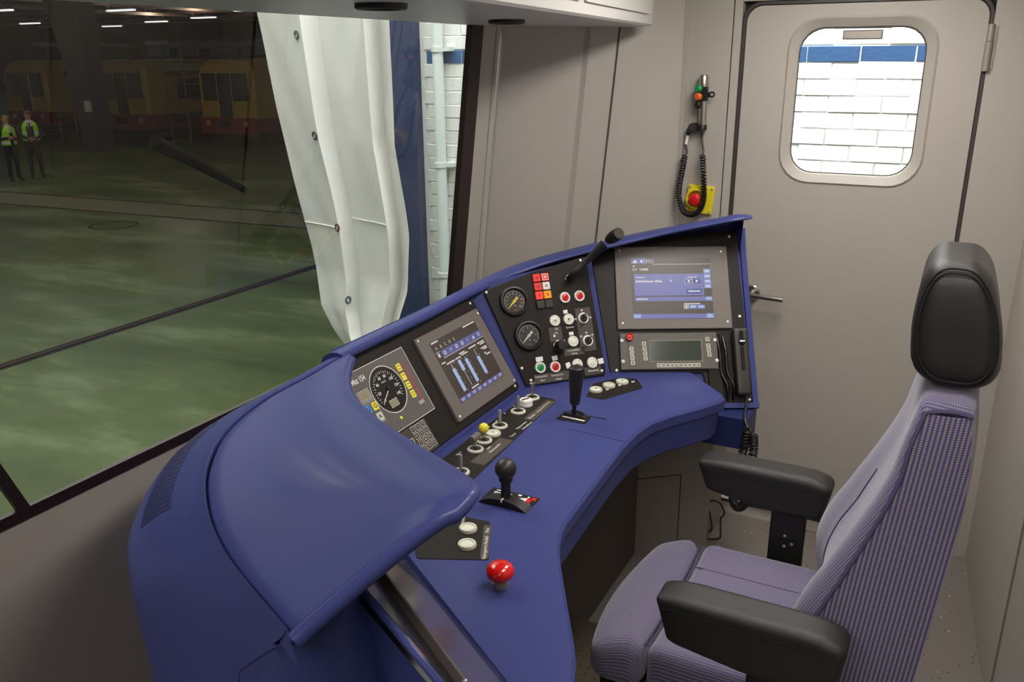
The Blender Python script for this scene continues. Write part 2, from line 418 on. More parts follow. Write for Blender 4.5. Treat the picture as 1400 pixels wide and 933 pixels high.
loopring(MB(), [(rrect(-.524, -.138, 1.321, 1.789, .076, 6), -.0195), (rrect(-.521, -.141, 1.324, 1.786, .074, 6), -.0195)], YW).build('pane_seal', RUBBER, d1)
sl = rrect(-.708, .030, .045, 1.870, .055, 6)
MB().tube([YW @ V((p[0], p[1], -.004)) for p in sl], .0085, 6, closed=True).build('door_seal', SEALM, d1)
hb = frm((-.606, 3.10, .883), (1, 0, 0), (0, 0, 1), (0, -1, 0))
MB().lathe([(.027, 0), (.027, .006), (.024, .009), (.011, .010), (.011, .04)], M=hb).tube([hb @ V(p) for p in ((0, 0, .03), (0, 0, .045), (.006, 0, .052), (.014, 0, .054), (.118, -.003, .054))], .0095, 12).build('door_handle', CHROME, d1)
mb = MB(); mb.tube([(.032, 3.094, 1.655), (.032, 3.094, 1.74)], .011, 12).tube([(.032, 3.094, 1.742), (.032, 3.094, 1.79)], .0095, 12).box(.022, .05, 3.096, 3.104, 1.66, 1.785)
mb.build('door_hinge', STEEL, d1)
MB().plate([(-.392, 1.752), (-.272, 1.752), (-.272, 1.781), (-.392, 1.781)], -.03, -.012, .004, M=YW).build('vent_strip', STEEL, d1)

# windscreen
WS = lambda z: -1.52+.118*(z-.87)
wn = thing('window_1', 'large tinted windscreen looking out into the depot hall', None, (-1.52, 1.5, .87), kind='structure')
MB().add([(WS(.87)-.001, .10, .87), (WS(.87)-.001, 2.50, .87), (WS(2.0)-.001, 2.50, 2.0), (WS(2.0)-.001, .10, 2.0)], [(0, 1, 2, 3)]).build('pane', glass('tinted_windscreen', (.60, .585, .555), 1.4), wn)
SEALB = mat('windscreen_seal', (38, 22, 20), .5)
def bar(mb, y0, y1, z0, z1, d0=-.02, d1=.012):
    return mb.add([(WS(z)+d, y, z) for d in (d0, d1) for z in (z0, z1) for y in (y0, y1)], [(0, 2, 3, 1), (4, 5, 7, 6), (0, 1, 5, 4), (2, 6, 7, 3), (0, 4, 6, 2), (1, 3, 7, 5)])
bar(MB(), .1, 2.53, .854, .880, -.005, .006).build('bottom_seal', SEALB, wn)
mb = MB(); mb.add([(WS(z)+d, y, z) for d in (-.006, .014) for z in (.86, 2.0) for y in (2.455, 2.53)], [(0, 2, 3, 1), (4, 5, 7, 6), (0, 1, 5, 4), (2, 6, 7, 3), (0, 4, 6, 2), (1, 3, 7, 5)]).build('pillar_seal', SEALB, wn)
MB().add([(WS(z)+d, y, z) for d in (-.004, .008) for z, y0, y1 in ((.87, .868, .892), (2.0, .413, .437)) for y in (y0, y1)], [(0, 2, 3, 1), (4, 5, 7, 6), (0, 1, 5, 4), (2, 6, 7, 3), (0, 4, 6, 2), (1, 3, 7, 5)]).build('corner_bar', SEALB, wn)  # slanted dark bar across the near end of the pane

# overhead console
oc = thing('overhead_console', 'pale grey overhead locker above the windscreen', 'locker', (-1.1, 1.6, 1.8))
A, B = (-.975, 2.93), (-.715, .45)
mb = MB()
bot = [(-1.415, 2.93), (-1.415, .45), (B[0], B[1]), (A[0], A[1])]
mb.plate(bot[::-1], -2.14, -1.80, .006, M=Matrix.Diagonal((1, 1, -1, 1))) if False else None
N = V((B[1]-A[1], -(B[0]-A[0]), 0)).normalized()*-1
pf = [(-1.415, 1.80), (-.006, 1.80), (0, 1.806), (.004, 2.115), (-1.415, 2.115)]
vsA = []; vsB = []
for (q, z) in [(None, 1.80), (-.008, 1.80), (0, 1.806), (.006, 2.115), (None, 2.115)]:
    for arr, P in ((vsA, A), (vsB, B)): arr.append((-1.415 if q is None else P[0]+q, P[1], z))
mb.add(vsA+vsB, [(0, 1, 6, 5), (1, 2, 7, 6), (2, 3, 8, 7), (3, 4, 9, 8), (4, 0, 5, 9), (4, 3, 2, 1, 0), (5, 6, 7, 8, 9)]).build('locker_body', CONS, oc, sharp=20)
def onfront(t, z, o=0): return V((A[0]+(B[0]-A[0])*t+.003+o, A[1]+(B[1]-A[1])*t, z))
mb = MB()
for t0, t1 in ((.03, .32), (.34, .63), (.65, .95)):
    p = [onfront(t0, 1.835), onfront(t1, 1.835), onfront(t1, 2.10), onfront(t0, 2.10)]; q = [x+V((.005, 0, 0)) for x in p]
    MB().add(p+q, [(4, 7, 6, 5), (0, 4, 5, 1), (1, 5, 6, 2), (2, 6, 7, 3), (3, 7, 4, 0)]).build('locker_flap', CONS, oc)
for i, (x, y) in enumerate(((-1.012, 1.433), (-1.142, 2.196))):
    MB().lathe([(.05, .012), (.05, .003), (.046, 0), (.036, 0), (.034, .006)], M=Matrix.Translation((x, y, 1.789))).build('round_vent', mat('vent_brown', (34, 24, 22), .5), oc)

# hand lamp on the wall and its curly lead
hl = thing('hand_control', 'chrome tube hand control with green, orange and black buttons on a curly black lead', 'control', (-.823, 3.1, 1.52))
M_ = Matrix.Translation((-.823, 3.075, 1.455)) @ Matrix.Rotation(R(-1.5), 4, 'Y')
MB().lathe([(.0135, .02), (.0135, .150), (.0125, .151)], M=M_).build('tube', CHROME, hl)
MB().lathe([(.016, 0), (.016, .016), (.0145, .019)], M=M_).build('end_cap', BLACK, hl)
MB().lathe([(.0165, .150), (.0165, .178), (.015, .181), (.015, .186), (.0118, .188)], M=M_).build('head', CHROME, hl)
MB().box(-.020, .016, -.019, .006, .10, .148, M=M_).build('button_housing', BLACK, hl)
for z, m, nm in ((.143, GREEN, 'green'), (.116, ORANGE, 'orange'), (.088, BLACK, 'black')):
    MB().lathe([(.013, 0), (.013, .010), (.010, .013)], 16, M=M_ @ Matrix.Translation((-.010, -.018, z)) @ Matrix.Rotation(R(90), 4, 'X') @ Matrix.Rotation(R(-25), 4, 'Y')).build('button', m, hl, label=nm+' push button')
mb = MB(); mb.ring((.034, .122), .005, .011, 0, M=M_ @ frm((0, -.016, 0), (1, 0, 0), (0, 0, 1), (0, -1, 0)), n=16).box(.012, .028, -.018, -.008, .112, .130, M=M_); mb.build('hanger_clip', BLACK, hl)
lead = MB().tube(spline([(-.823, 3.075, 1.455), (-.822, 3.075, 1.43), (-.818, 3.07, 1.41), (-.811, 3.065, 1.385), (-.812, 3.06, 1.375)], 12), .0042, 8)
path = [(-.812, 3.06, 1.372), (-.806, 3.058, 1.32), (-.799, 3.055, 1.26), (-.797, 3.052, 1.21), (-.812, 3.05, 1.172), (-.842, 3.05, 1.158), (-.872, 3.052, 1.175), (-.888, 3.056, 1.22), (-.888, 3.06, 1.27), (-.882, 3.064, 1.32), (-.878, 3.068, 1.368)]
lead.tube(coil(path, .0085, .003, 56, per=8), .0034, 5)
lead.tube(spline([(-.878, 3.068, 1.368), (-.872, 3.072, 1.375), (-.879, 3.076, 1.40), (-.880, 3.078, 1.408)], 8), .0042, 8)
lead.build('curly_lead', BLACK, hl)
MB().tube([(-.880, 3.078, 1.405), (-.874, 3.078, 1.440)], .0055, 10).build('lead_sleeve', WHITEP, hl)
MB().tube(spline([(-.874, 3.078, 1.438), (-.870, 3.074, 1.452), (-.858, 3.066, 1.462), (-.850, 3.06, 1.466)], 8), [.007, .008, .009, .011, .013, .0145, .016, .016], 14).tube([(-.857, 3.10, 1.463), (-.857, 3.07, 1.463)], .017, 16).build('plug', BLACK, hl)

# emergency stop on the wall
es = thing('emergency_stop', 'yellow emergency stop plate with red mushroom button on the wall', 'button', (-.829, 3.1, 1.212))
ES = frm((-.823, 3.1, 1.212), (1, 0, 0), (0, 0, 1), (0, -1, 0)) @ Matrix.Rotation(R(-4), 4, 'Z')
MB().plate(rrect(-.044, .052, -.053, .047, .004), 0, .016, .003, M=ES).build('plate', YEL, es)
mb = MB()
prof = [(.038, .016), (.038, .034), (.034, .036), (.030, .034), (.030, .018)]
k = 24; rows = [[ES @ V((-.006+r*math.cos(R(35+290*i/k)), r*math.sin(R(35+290*i/k)), z)) for i in range(k+1)] for r, z in prof]
mb.grid(rows).build('guard_collar', YEL, es)
MB().lathe([(.012, .016), (.012, .036), (.0225, .038), (.0235, .044), (.021, .052), (.013, .056), (.004, .057)], M=ES @ Matrix.Translation((-.006, 0, 0))).build('mushroom_button', RED, es)
for x, y in ((-.036, .039), (.044, .039), (.044, -.045), (-.036, -.045)):
    MB().lathe([(.004, .015), (.004, .018), (.003, .0185)], 10, M=ES @ Matrix.Translation((x, y, 0))).build('screw', STEEL, es)

# ------------------------------------------------------------------ driver console
dc = thing('driver_console', 'blue curved driver console with hooded black instrument panels and wide desk', 'console', (-.95, 1.72, 0))
edge = [(-.450, 1.098), (-.471, 1.14), (-.507, 1.203), (-.592, 1.354), (-.619, 1.407), (-.636, 1.455), (-.646, 1.504), (-.652, 1.625), (-.660, 1.771),
        (-.667, 1.906), (-.664, 2.02), (-.650, 2.10), (-.614, 2.175), (-.563, 2.254), (-.523, 2.330)]
desk = edge + [(-.515, 2.362), (-.530, 2.395), (-.640, 2.508), (-.665, 2.535), (-.895, 2.425), (-1.085, 2.195), (-1.085, 1.36), (-.895, 1.245), (-.535, 1.000), (-.488, .968), (-.455, .985), (-.432, 1.045)]
MB().plate(desk, .716, .75, .007).build('desk_top', BLUE, dc, sharp=25)
ap = [(-.500, .985), (-.452, 1.045)] + edge + [(-.522, 2.362), (-.538, 2.392), (-.60, 2.47)]
rows = []
for z, d in ((.735, .006), (.70, .008), (.635, .014), (.628, .02), (.632, .04)): rows.append([(x-d, y, z) for x, y in ap])
MB().grid(rows[::-1]).build('apron', BLUE, dc, sharp=30)
# joints cut into the desk top
mb = MB()
for a, b in (((-.84, 1.956), (-.672, 1.944)),):
    d = (V(b)-V(a)).normalized(); q = V((-d.y, d.x))*.0012
    mb.flat([V(a)-q, V(b)-q, V(b)+q, V(a)+q], .7504)
MB().rect(-.90, -.77, 2.054, 2.066, .7503).build('lever_slot', mat('joint_dark_blue', (22, 22, 60), .6), dc)
mb.build('desk_joint', mat('joint_dark_blue', (22, 22, 60), .6), dc)

# blue carcass behind the instrument plates
def isect(A, B, z):
    a, n1 = A.col[3].xyz, A.col[2].xyz; b, n2 = B.col[3].xyz, B.col[2].xyz
    c1 = n1.dot(a)-n1.z*z; c2 = n2.dot(b)-n2.z*z; D = n1.x*n2.y-n1.y*n2.x
    return V(((c1*n2.y-c2*n1.y)/D, (n1.x*c2-n2.x*c1)/D, z))
Pp = [P @ Matrix.Translation((0, 0, -.004)) for P in (P1, P2, P3)]
i1, j1 = isect(Pp[0], Pp[1], .742), isect(Pp[0], Pp[1], 1.045)
i2, j2 = isect(Pp[1], Pp[2], .742), isect(Pp[1], Pp[2], 1.12)
mb = MB()
mb.add([Pp[0] @ V((-.05, -.01, 0)), i1, j1, Pp[0] @ V((.26, .350, 0)), Pp[0] @ V((-.05, .08, 0))], [(0, 1, 2, 3, 4)])
a2, b2_ = Pp[1] @ V((.284, -.01, 0)), Pp[1] @ V((.284, .385, 0)); a3, b3_ = Pp[2] @ V((-.014, -.012, 0)), Pp[2] @ V((-.072, .43, 0))
mb.add([i1, a2, b2_, j1], [(0, 1, 2, 3)])
mb.add([a2, a3, b3_, b2_], [(0, 1, 2, 3)])
mb.add([a3, Pp[2] @ V((.445, -.112, 0)), Pp[2] @ V((.445, .475, 0)), b3_], [(0, 1, 2, 3)])
mb.build('panel_carcass', BLUE, dc)

def iplate(name, loop, P, r=.012):
    return MB().plate([tuple(p) for p in smooth_loop(loop, r)], -.003, .004, .001, M=P).build(name, BLACKP, dc)
pl1 = iplate('instrument_panel', [(.02, .012), (.884, .012), (.887, .345), (.262, .345), (.02, .12)], P1)
pl2 = iplate('instrument_panel', [(-.003, .004), (.268, .003), (.262, .385), (.08, .352), (-.092, .308)], P2)
pl3 = iplate('instrument_panel', [(-.010, -.008), (.285, -.006), (.300, -.106), (.436, -.106), (.424, .475), (-.062, .43)], P3)
def screws(pts, P, parent, r=.0042, z=.004, m=WHITEPR):
    pr = None
    for u, v in pts:
        b = MB().lathe([(r, z-.001), (r, z+.0014), (r*.7, z+.002)], 10, M=at(P, u, v))
        b.build('screw', m, parent)
screws([(.862, .025), (.862, .305)], P1, pl1)
screws([(-.085, .303), (.242, .373), (.014, .020), (.254, .018), (-.009, .060)], P2, pl2)
screws([(.402, .452), (.416, .178), (.010, .004), (.426, -.095)], P3, pl3)

# rim running along the panel tops to the far tip
zz = V((0, 0, 1))
rim = spline([(-1.222, 1.495, 1.026), (-1.222, 1.62, 1.028), (-1.224, 1.85, 1.027), (-1.232, 2.08, 1.028), (-1.225, 2.24, 1.032), (-1.188, 2.335, 1.05), (-1.105, 2.445, 1.078), (-.968, 2.548, 1.115), (-.826, 2.640, 1.151), (-.699, 2.692, 1.181), (-.60, 2.725, 1.204), (-.560, 2.750, 1.212)], 60)
cen = V((-.3, 1.75, 0)); rows = []
for i, p in enumerate(rim):
    t = i/(len(rim)-1); tn = (rim[min(i+1, 59)]-rim[max(i-1, 0)]); tn.z = 0; tn.normalize()
    o = V((-tn.y, tn.x, 0))
    if o.dot(V((p.x, p.y, 0))-cen) < 0: o = -o
    h = .023-.005*min(1, max(0, (t-.30)/.4)); h *= 1-.5*max(0, (t-.9)/.1); kk = .55+.45*min(1, max(0, (t-.3)/.3))
    dep = .11+.02*t
    sec = [(.06, -.012), (.02, -.003), (0, 0), (-.007, .004), (-.010, h*.45), (-.007, h*.82), (.002, h), (.012, h+.001), (.05*kk, h-.002), ((dep-.02)*kk, h-.014), (dep*kk, h-.034), (dep*kk+.012, -.10), (dep*kk-.03, -.32)]
    rows.append([p+o*a+zz*b for a, b in sec])
mb = MB(); mb.grid(rows); mb.add(rows[-1], [tuple(range(13))]); mb.add(rows[0], [tuple(range(13))[::-1]]); mb.build('rim', BLUE, dc, sharp=50)
# far cheek
ck = Matrix.Identity(4) @ P3
mb = MB()
loopc = [(-.108, -.075), (-.108, .008), (.40, .008), (.475, .02), (.485, -.02), (.42, -.10)]
vs0 = [P3 @ V((.436, v, n)) for v, n in loopc]; vs1 = [P3 @ V((.453, v, n)) for v, n in loopc]
n = len(loopc); mb.add(vs0+vs1, [tuple(range(n)), tuple(range(2*n-1, n-1, -1))]+[(i, n+i, n+(i+1) % n, (i+1) % n) for i in range(n)])
mb.build('end_cheek', BLUE, dc)
MB().box(.285, .455, -.122, -.106, -.05, .010, M=P3).build('bottom_lip', BLUE, dc)
MB().box(-.612, -.468, 2.47, 2.62, .545, .645).build('under_box', BLUEDK, dc)
mb = MB()
mb.tube(spline([(-.604, 2.462, .632), (-.598, 2.452, .626), (-.596, 2.452, .612), (-.603, 2.462, .606)], 8), .003, 8)
mb.build('pull_ring', CHROME, dc)
for z in (.636, .602, .56): MB().sphere((-.6075, 2.469, z), .0038, n=10, m=8).build('bolt', STEEL, dc)

# near hood lid
Rp = spline([(-1.205, 1.515, 1.043), (-1.141, 1.415, 1.050), (-1.072, 1.327, 1.056), (-.986, 1.246, 1.065), (-.860, 1.150, 1.085), (-.745, 1.065, 1.11), (-.621, .959, 1.15), (-.529, .871, 1.187), (-.481, .822, 1.206), (-.468, .790, 1.211), (-.470, .760, 1.205)], 34)
Gp = spline([(-1.224, 1.522, 1.040), (-1.188, 1.341, 1.050), (-1.168, 1.184, 1.055), (-1.121, 1.034, 1.055), (-1.034, .909, 1.060), (-.926, .806, 1.070), (-.829, .732, 1.080), (-.715, .658, 1.10), (-.553, .565, 1.13)], 34)
def lidrow(a, b, m=14):
    out = []
    for j in range(m+1):
        t = j/m; p = a.lerp(b, t); wd = (a-b).length
        p.z += .13*wd*t*(1-t)*(.4+t) - .010*(1-t)**6*0
        if t > .9: p.z -= .004*((t-.9)/.1)**2
        out.append(p)
    out[0] = a+V((0, 0, -.010)); out.insert(1, a.lerp(b, .012)+V((0, 0, -.002)))
    return out
rows = [lidrow(a, b) for a, b in zip(Gp, Rp)]
lid = MB(); lid.grid(rows)
border = [r[-1] for r in rows] + rows[-1][::-1][1:-1]
lid.tube([p-V((0, 0, .0095)) for p in border], .0105, 10)
lo = lid.build('hood_lid', BLUE, dc, sharp=60)
# liner under the lid (dark) so that the hood has thickness
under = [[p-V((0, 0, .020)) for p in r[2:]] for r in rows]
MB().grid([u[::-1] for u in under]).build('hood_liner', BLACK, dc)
# outer shell below the groove, with crease and skirt
Sp = spline([(-1.263, 1.571, 1.03), (-1.315, 1.432, .985), (-1.338, 1.304, .96), (-1.350, 1.18, .945), (-1.340, 1.070, .925), (-1.279, .952, .905), (-1.211, .866, .89), (-1.133, .808, .882), (-1.061, .772, .882), (-.893, .714, .912), (-.738, .654, .95)], 34)
rows = []
for i, (g, s) in enumerate(zip(Gp, Sp)):
    d = V((s.x-g.x, s.y-g.y, 0)); L = d.length; d.normalize()
    g0 = g+d*.005; r = [g-d*.012+V((0, 0, -.035)), g0+V((0, 0, -.012)), g0+V((0, 0, -.001)), g0+d*.004+V((0, 0, .0015))]
    for t in (.12, .25, .4, .55, .7, .82, .92, 1.0):
        p = g0.lerp(s, t); p.z += .30*L*t*(1-t)*(.6+.5*t)*(1-max(0, (i-20)/13)**2)
        r.append(p)
    k = min(1, max(0, (i-6)/10))
    r += [s+d*.004+V((0, 0, -.03)), s+d*.002+V((0, 0, -.07)), s-d*.03*k+V((0, 0, -.30)), V(((s-d*.12*k).x, (s-d*.12*k).y, .02))]
    rows.append(r)
shell = MB(); shell.grid([r[::-1] for r in rows]); shell.build('shell', BLUE, dc, sharp=42)
# end cheek below the lid end, near corner of the console
E1, E2, E3, E4, E5 = Sp[-1], Gp[-1]+V((.012, .012, -.010)), V((-.566, .700, 1.098)), V((-.426, .652, 1.048)), V((-.40, .66, 1.0))
t1 = [rows[-1][11], rows[-1][8], rows[-1][5]-V((0, 0, .004)), E2.lerp(E3, .5), E3, E3.lerp(E4, .5), E4, E5]
b1 = [rows[-1][-2], rows[-1][-2].lerp(V((-.52, .72, .65)), .4), V((-.58, .70, .65)), V((-.55, .72, .65)), V((-.50, .74, .65)), V((-.46, .76, .65)), V((-.42, .80, .65)), V((-.40, .82, .65))]
b2 = [V((p.x, p.y, .02)) for p in b1]
ecm = MB(); ecm.grid([b2, b1, [a.lerp(b, .93) for a, b in zip(b1, t1)], t1])
ecm.tube(t1[3:], .005, 8); ecm.tube(t1[:3], .0025, 6); ecm.build('end_cheek', BLUE, dc, sharp=45)
# near wing panel, seen at a grazing angle
un = V((-.835, .55, 0)).normalized(); vn = V((-.336, -.510, .792)).normalized(); P0 = frm((-.33, .866, .75), un, vn, un.cross(vn))
pw = MB().plate([(-.02, -.004), (.70, -.004), (.62, .24), (.45, .34), (.28, .41), (.108, .437), (-.03, .374), (-.05, .30)][::1], -.012, .004, .002, M=P0).build('instrument_panel', BLACKG, dc)
MB().plate(rrect(-.022, .38, .135, .335, .01), .004, .016, .002, M=P0).build('wing_display', mat('glossy_bezel', (92, 84, 84), .16, spec=.8), pw)
screws([(.395, .10), (.05, .10)], P0, pw)
# louvres in the shell: two fields of slots
LV = mat('slot_shadow_blue', (30, 32, 78), .6)
def shellpt(i, t): 
    i0 = min(int(i), 32); f = i-i0
    def q(k):
        g, s = Gp[k], Sp[k]; d = V((s.x-g.x, s.y-g.y, 0)); L = d.length; d.normalize(); g0 = g+d*.005
        p = g0.lerp(s, t); p.z += .30*L*t*(1-t)*(.6+.5*t)*(1-max(0, (k-20)/13)**2); return p
    return q(i0).lerp(q(i0+1), f)
for (ia, ib, cnt, ta, tb) in ((10.6, 12.6, 8, .40, .68), (13.0, 19.6, 15, .40, .80)):
    for k in range(cnt):
        i = ia+(ib-ia)*k/(cnt-1); dd = (ib-ia)/(cnt-1)*.30
        mb = MB(); pa, pb = [], []
        for j in range(7):
            t = ta+(tb-ta)*j/6; nn = (shellpt(i+.5, t)-shellpt(i, t)).cross(shellpt(i, t+.03)-shellpt(i, t)).normalized()
            if nn.z < 0: nn = -nn
            pa.append(shellpt(i-dd, t)+nn*.0012); pb.append(shellpt(i+dd, t)+nn*.0006)
        mb.grid([pa, pb]); mb.build('louvre_slot', LV, dc)

# footwell: cabinets and back panel under the desk
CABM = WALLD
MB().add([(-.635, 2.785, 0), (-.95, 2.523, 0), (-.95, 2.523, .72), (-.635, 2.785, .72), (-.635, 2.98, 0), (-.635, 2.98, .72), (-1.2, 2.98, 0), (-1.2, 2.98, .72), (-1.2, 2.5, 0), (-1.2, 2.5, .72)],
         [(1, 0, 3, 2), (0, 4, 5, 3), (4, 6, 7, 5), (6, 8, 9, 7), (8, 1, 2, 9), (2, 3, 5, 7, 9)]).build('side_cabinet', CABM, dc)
FC = frm((-.635, 2.785, 0), (-.769, -.639, 0), (0, 0, 1), (.639, -.769, 0))
MB().frame(.115, .39, -.02, .296, .004, .001, M=FC).build('cabinet_joint', mat('joint_dark', (46, 40, 38), .7), dc)
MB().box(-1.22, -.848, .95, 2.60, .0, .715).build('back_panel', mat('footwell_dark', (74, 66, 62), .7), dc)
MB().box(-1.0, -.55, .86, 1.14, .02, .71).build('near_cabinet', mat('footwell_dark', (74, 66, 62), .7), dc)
# chequer plate footrest
TRD = mat('tread_steel', (118, 108, 92), .35, .85)
fr = thing('footrest', 'ribbed steel chequer plate footrest in the footwell under the desk', 'footrest', (-.72, 1.7, 0))
FT = Matrix.Translation((-.722, 1.74, .085)) @ Matrix.Rotation(R(8), 4, 'Y')
MB().box(-.12, .12, -.38, .30, -.006, 0, M=FT).box(-.11, -.09, -.36, -.34, -.095, -.005, M=FT).box(-.11, -.09, .26, .28, -.095, -.005, M=FT).box(.09, .11, -.36, -.34, -.066, -.005, M=FT).box(.09, .11, .26, .28, -.066, -.005, M=FT).build('plate', TRD, fr)
mb = MB()
for i in range(9):
    for j in range(26):
        a = R(45 if (i+j) % 2 else -45); c = V((-.10+.025*i, -.36+.025*j, 0)); d = V((math.cos(a), math.sin(a), 0))*.009; q = V((-d.y, d.x, 0))*.22
        mb.add([c-d, c+q, c+d, c-q, c+V((0, 0, .0025))], [(0, 1, 4), (1, 2, 4), (2, 3, 4), (3, 0, 4)], M=FT)
o = mb.build('rib', TRD, fr); o['kind'] = 'stuff'

# inserts let into the desk top
def insert(loop, r=.012):
    return MB().plate([tuple(p) for p in smooth_loop(loop, r)], .742, .7515, .0008).build('desk_insert', BLACKP, dc)
ins1 = insert([(-.915, 1.46), (-.952, 2.128), (-1.045, 2.134), (-1.048, 1.46)], .014)
ins2 = insert([(-.885, 2.19), (-.830, 2.188), (-.756, 2.331), (-.798, 2.396), (-.852, 2.377), (-.905, 2.30)], .010)
ins3 = insert([(-.855, 1.238), (-.724, 1.298), (-.793, 1.430), (-.88, 1.422), (-.955, 1.40), (-.93, 1.30), (-.90, 1.292)], .008)

# ------------------------------------------------------------------ instruments and controls
def frac(x0, x1, y0, y1):
    return lambda a, b: (x0+(x1-x0)*a, y1-(y1-y0)*b)
# --- display unit with bar graphs
M1 = at(P1, .70, .158)
du = thing('display_unit', 'grey bezelled screen with pale blue bar graphs beside the round speedometer', 'screen', M1, 'console displays')
MB().plate(rrect(-.168, .168, -.125, .125, .004), .004, .014, .002, M=M1).build('housing', GREYB, du)
sx0, sx1, sy0, sy1 = -.121, .122, -.086, .098
sc1 = MB().plate([(sx0, sy0), (sx1, sy0), (sx1, sy1), (sx0, sy1)], .010, .0146, M=M1).build('screen', SCRN, du)
q = frac(sx0, sx1, sy0, sy1)
g = MB()
def R4(mb, x0, x1, y0, y1, mi, z=.0151, M=M1, f=None):
    a = (f or q)(x0, y1); b = (f or q)(x1, y0); mb.rect(a[0], b[0], a[1], b[1], z, mi, M)
R4(g, .02, .16, .012, .035, 3); R4(g, .72, .98, .012, .032, 3)
for k, ch in enumerate('ABCDE'):
    a = q(.07+.095*k, .12); g.text(ch, a[0], a[1], .013, .0152, 3, M1)
R4(g, .01, .10, .175, .183, 3); R4(g, .035, .075, .20, .26, 3)
for k in range(7): 
    R4(g, .115+.127*k, .235+.127*k, .175, .285, 1)
    a = q(.175+.127*k, .23)
    if k in (0, 2, 3): g.ring(a, .003, .0055, .0156, 3, M1, 14)
    elif k in (1, 4): g.text('M' if k == 1 else 'K', a[0], a[1], .009, .0156, 3, M1)
    elif k == 5: g.flat([(a[0]-.006, a[1]-.005), (a[0]+.006, a[1]-.005), (a[0], a[1]+.005)], .0156, 3, M1)
    else: g.frame(a[0]-.005, a[0]+.005, a[1]-.004, a[1]+.004, .0015, .0156, 3, M1)
R4(g, .115, 1.0, .292, .299, 3)
for x0, x1, y in ((.02, .10, .345), (.10, .27, .385), (.29, .40, .385), (.40, .52, .345), (.43, .57, .375), (.62, .78, .345), (.82, .97, .345), (.86, .97, .375), (.84, .97, .44), (.88, .97, .465), (.86, .90, .53), (.88, .98, .56)): R4(g, x0, x1, y, y+.020, 3)
for x, y0, y1, l0, l1 in ((.14, .50, .87, .42, .88), (.305, .43, .60, .42, .86), (.44, .465, .85, .43, .87), (.675, .53, .82, .40, .84)):
    R4(g, x+.025, x+.033, l0, l1, 3); R4(g, x, x+.062, y0, y1, 2, .0154)
    for k in range(5): yy = l0+(l1-l0)*k/4; R4(g, x+.078, x+.092, yy, yy+.008, 3)
R4(g, .30, .46, .885, .905, 3)
for k in range(8): R4(g, .005+.124*k, .12+.124*k, .925, .995, 1); R4(g, .03+.124*k, .095+.124*k, .945, .955, 3, .0156); R4(g, .03+.124*k, .085+.124*k, .968, .976, 3, .0156)
g.build('screen_graphics', [SCRN, SBLUE, SBAR, SWHITE], sc1)
screws([(-.158, .117), (.158, .110), (.158, -.116), (-.155, -.112)], M1, du, .0036, .014)
# --- display unit with the destination page
M3 = at(P3, .203, .276)
d3 = thing('display_unit', 'grey bezelled screen with blue menu page above the radio panel', 'screen', M3, 'console displays')
MB().plate(rrect(-.185, .185, -.140, .140, .004), .004, .014, .002, M=M3).build('housing', GREYB, d3)
ax0, ax1, ay0, ay1 = -.133, .127, -.106, .099
q3 = frac(ax0, ax1, ay0, ay1)
sc3 = MB().plate([(ax0, ay0), (ax1, ay0), (ax1, ay1), (ax0, ay1)], .010, .0146, M=M3).build('screen', SCRN, d3)
g = MB()
def Q4(x0, x1, y0, y1, mi, z=.0151): R4(g, x0, x1, y0, y1, mi, z, M3, q3)
Q4(0, .095, 0, .095, 1); Q4(.10, .195, 0, .095, 1); Q4(.28, .284, 0, .105, 3); Q4(.28, 1, .10, .105, 3)
a = q3(.045, .05); g.flat([(a[0]-.008, a[1]-.005), (a[0]+.009, a[1]-.005), (a[0]+.003, a[1]+.006), (a[0]-.002, a[1])], .0156, 3, M3)
a = q3(.145, .05); g.flat([(a[0]-.007, a[1]-.002), (a[0], a[1]-.006), (a[0], a[1]+.006), (a[0]-.007, a[1]+.002)], .0156, 3, M3); g.ring((a[0]+.001, a[1]), .005, .0062, .0156, 3, M3, 10, -50, 50)
a = q3(.24, .05); g.ring(a, .0045, .0058, .0156, 3, M3, 14); g.rect(a[0]-.011, a[0]-.009, a[1]-.006, a[1]+.006, .0156, 3, M3)
Q4(.02, .05, .125, .14, 3)
a = q3(.02, .19); g.text('S-P   U9005', a[0], a[1], .0105, .0156, 3, M3, 'LEFT', bold=.0002)
Q4(.03, .90, .265, .625, 1)
Q4(.05, .16, .315, .328, 3); Q4(.46, .50, .315, .328, 3)
a = q3(.05, .385); g.text('Schönhauser Allee', a[0], a[1], .0115, .0156, 3, M3, 'LEFT', bold=.0003)
a = q3(.49, .385); g.text('9', a[0], a[1], .0125, .0156, 3, M3, bold=.0003)
Q4(.70, .82, .315, .328, 3)
for k, sg in ((0, -1), (1, 1)):
    Q4(.665+.105*k, .76+.105*k, .35, .425, 2); a = q3(.712+.105*k, .388)
    p = [(a[0]+sg*.005, a[1]), (a[0]-sg*.004, a[1]+.005), (a[0]-sg*.004, a[1]-.005)]; g.flat(p if sg < 0 else p, .0157, 3, M3)
a = q3(.665, .425); b = q3(.76, .35); g.frame(a[0], b[0], a[1], b[1], .0012, .0158, 3, M3)
Q4(.72, .85, .475, .49, 3); Q4(.675, .875, .515, .595, 2); Q4(.70, .85, .548, .565, 3, .0156)
for y0 in (.185, .268, .352, .432): Q4(.905, .995, y0, y0+.075, 2); Q4(.925, .975, y0+.025, y0+.035, 3, .0156); Q4(.92, .98, y0+.045, y0+.055, 3, .0156)
Q4(.03, .90, .645, .715, 1); Q4(.05, .19, .672, .686, 3, .0156); Q4(.905, .995, .645, .715, 2); Q4(.92, .98, .67, .68, 3, .0156)
Q4(.64, .84, .755, .768, 3); Q4(.635, .695, .775, .845, 3); Q4(.642, .688, .783, .837, 0, .0156); a = q3(.665, .81); g.disc(a, .004, .016, 3, M3, 10)
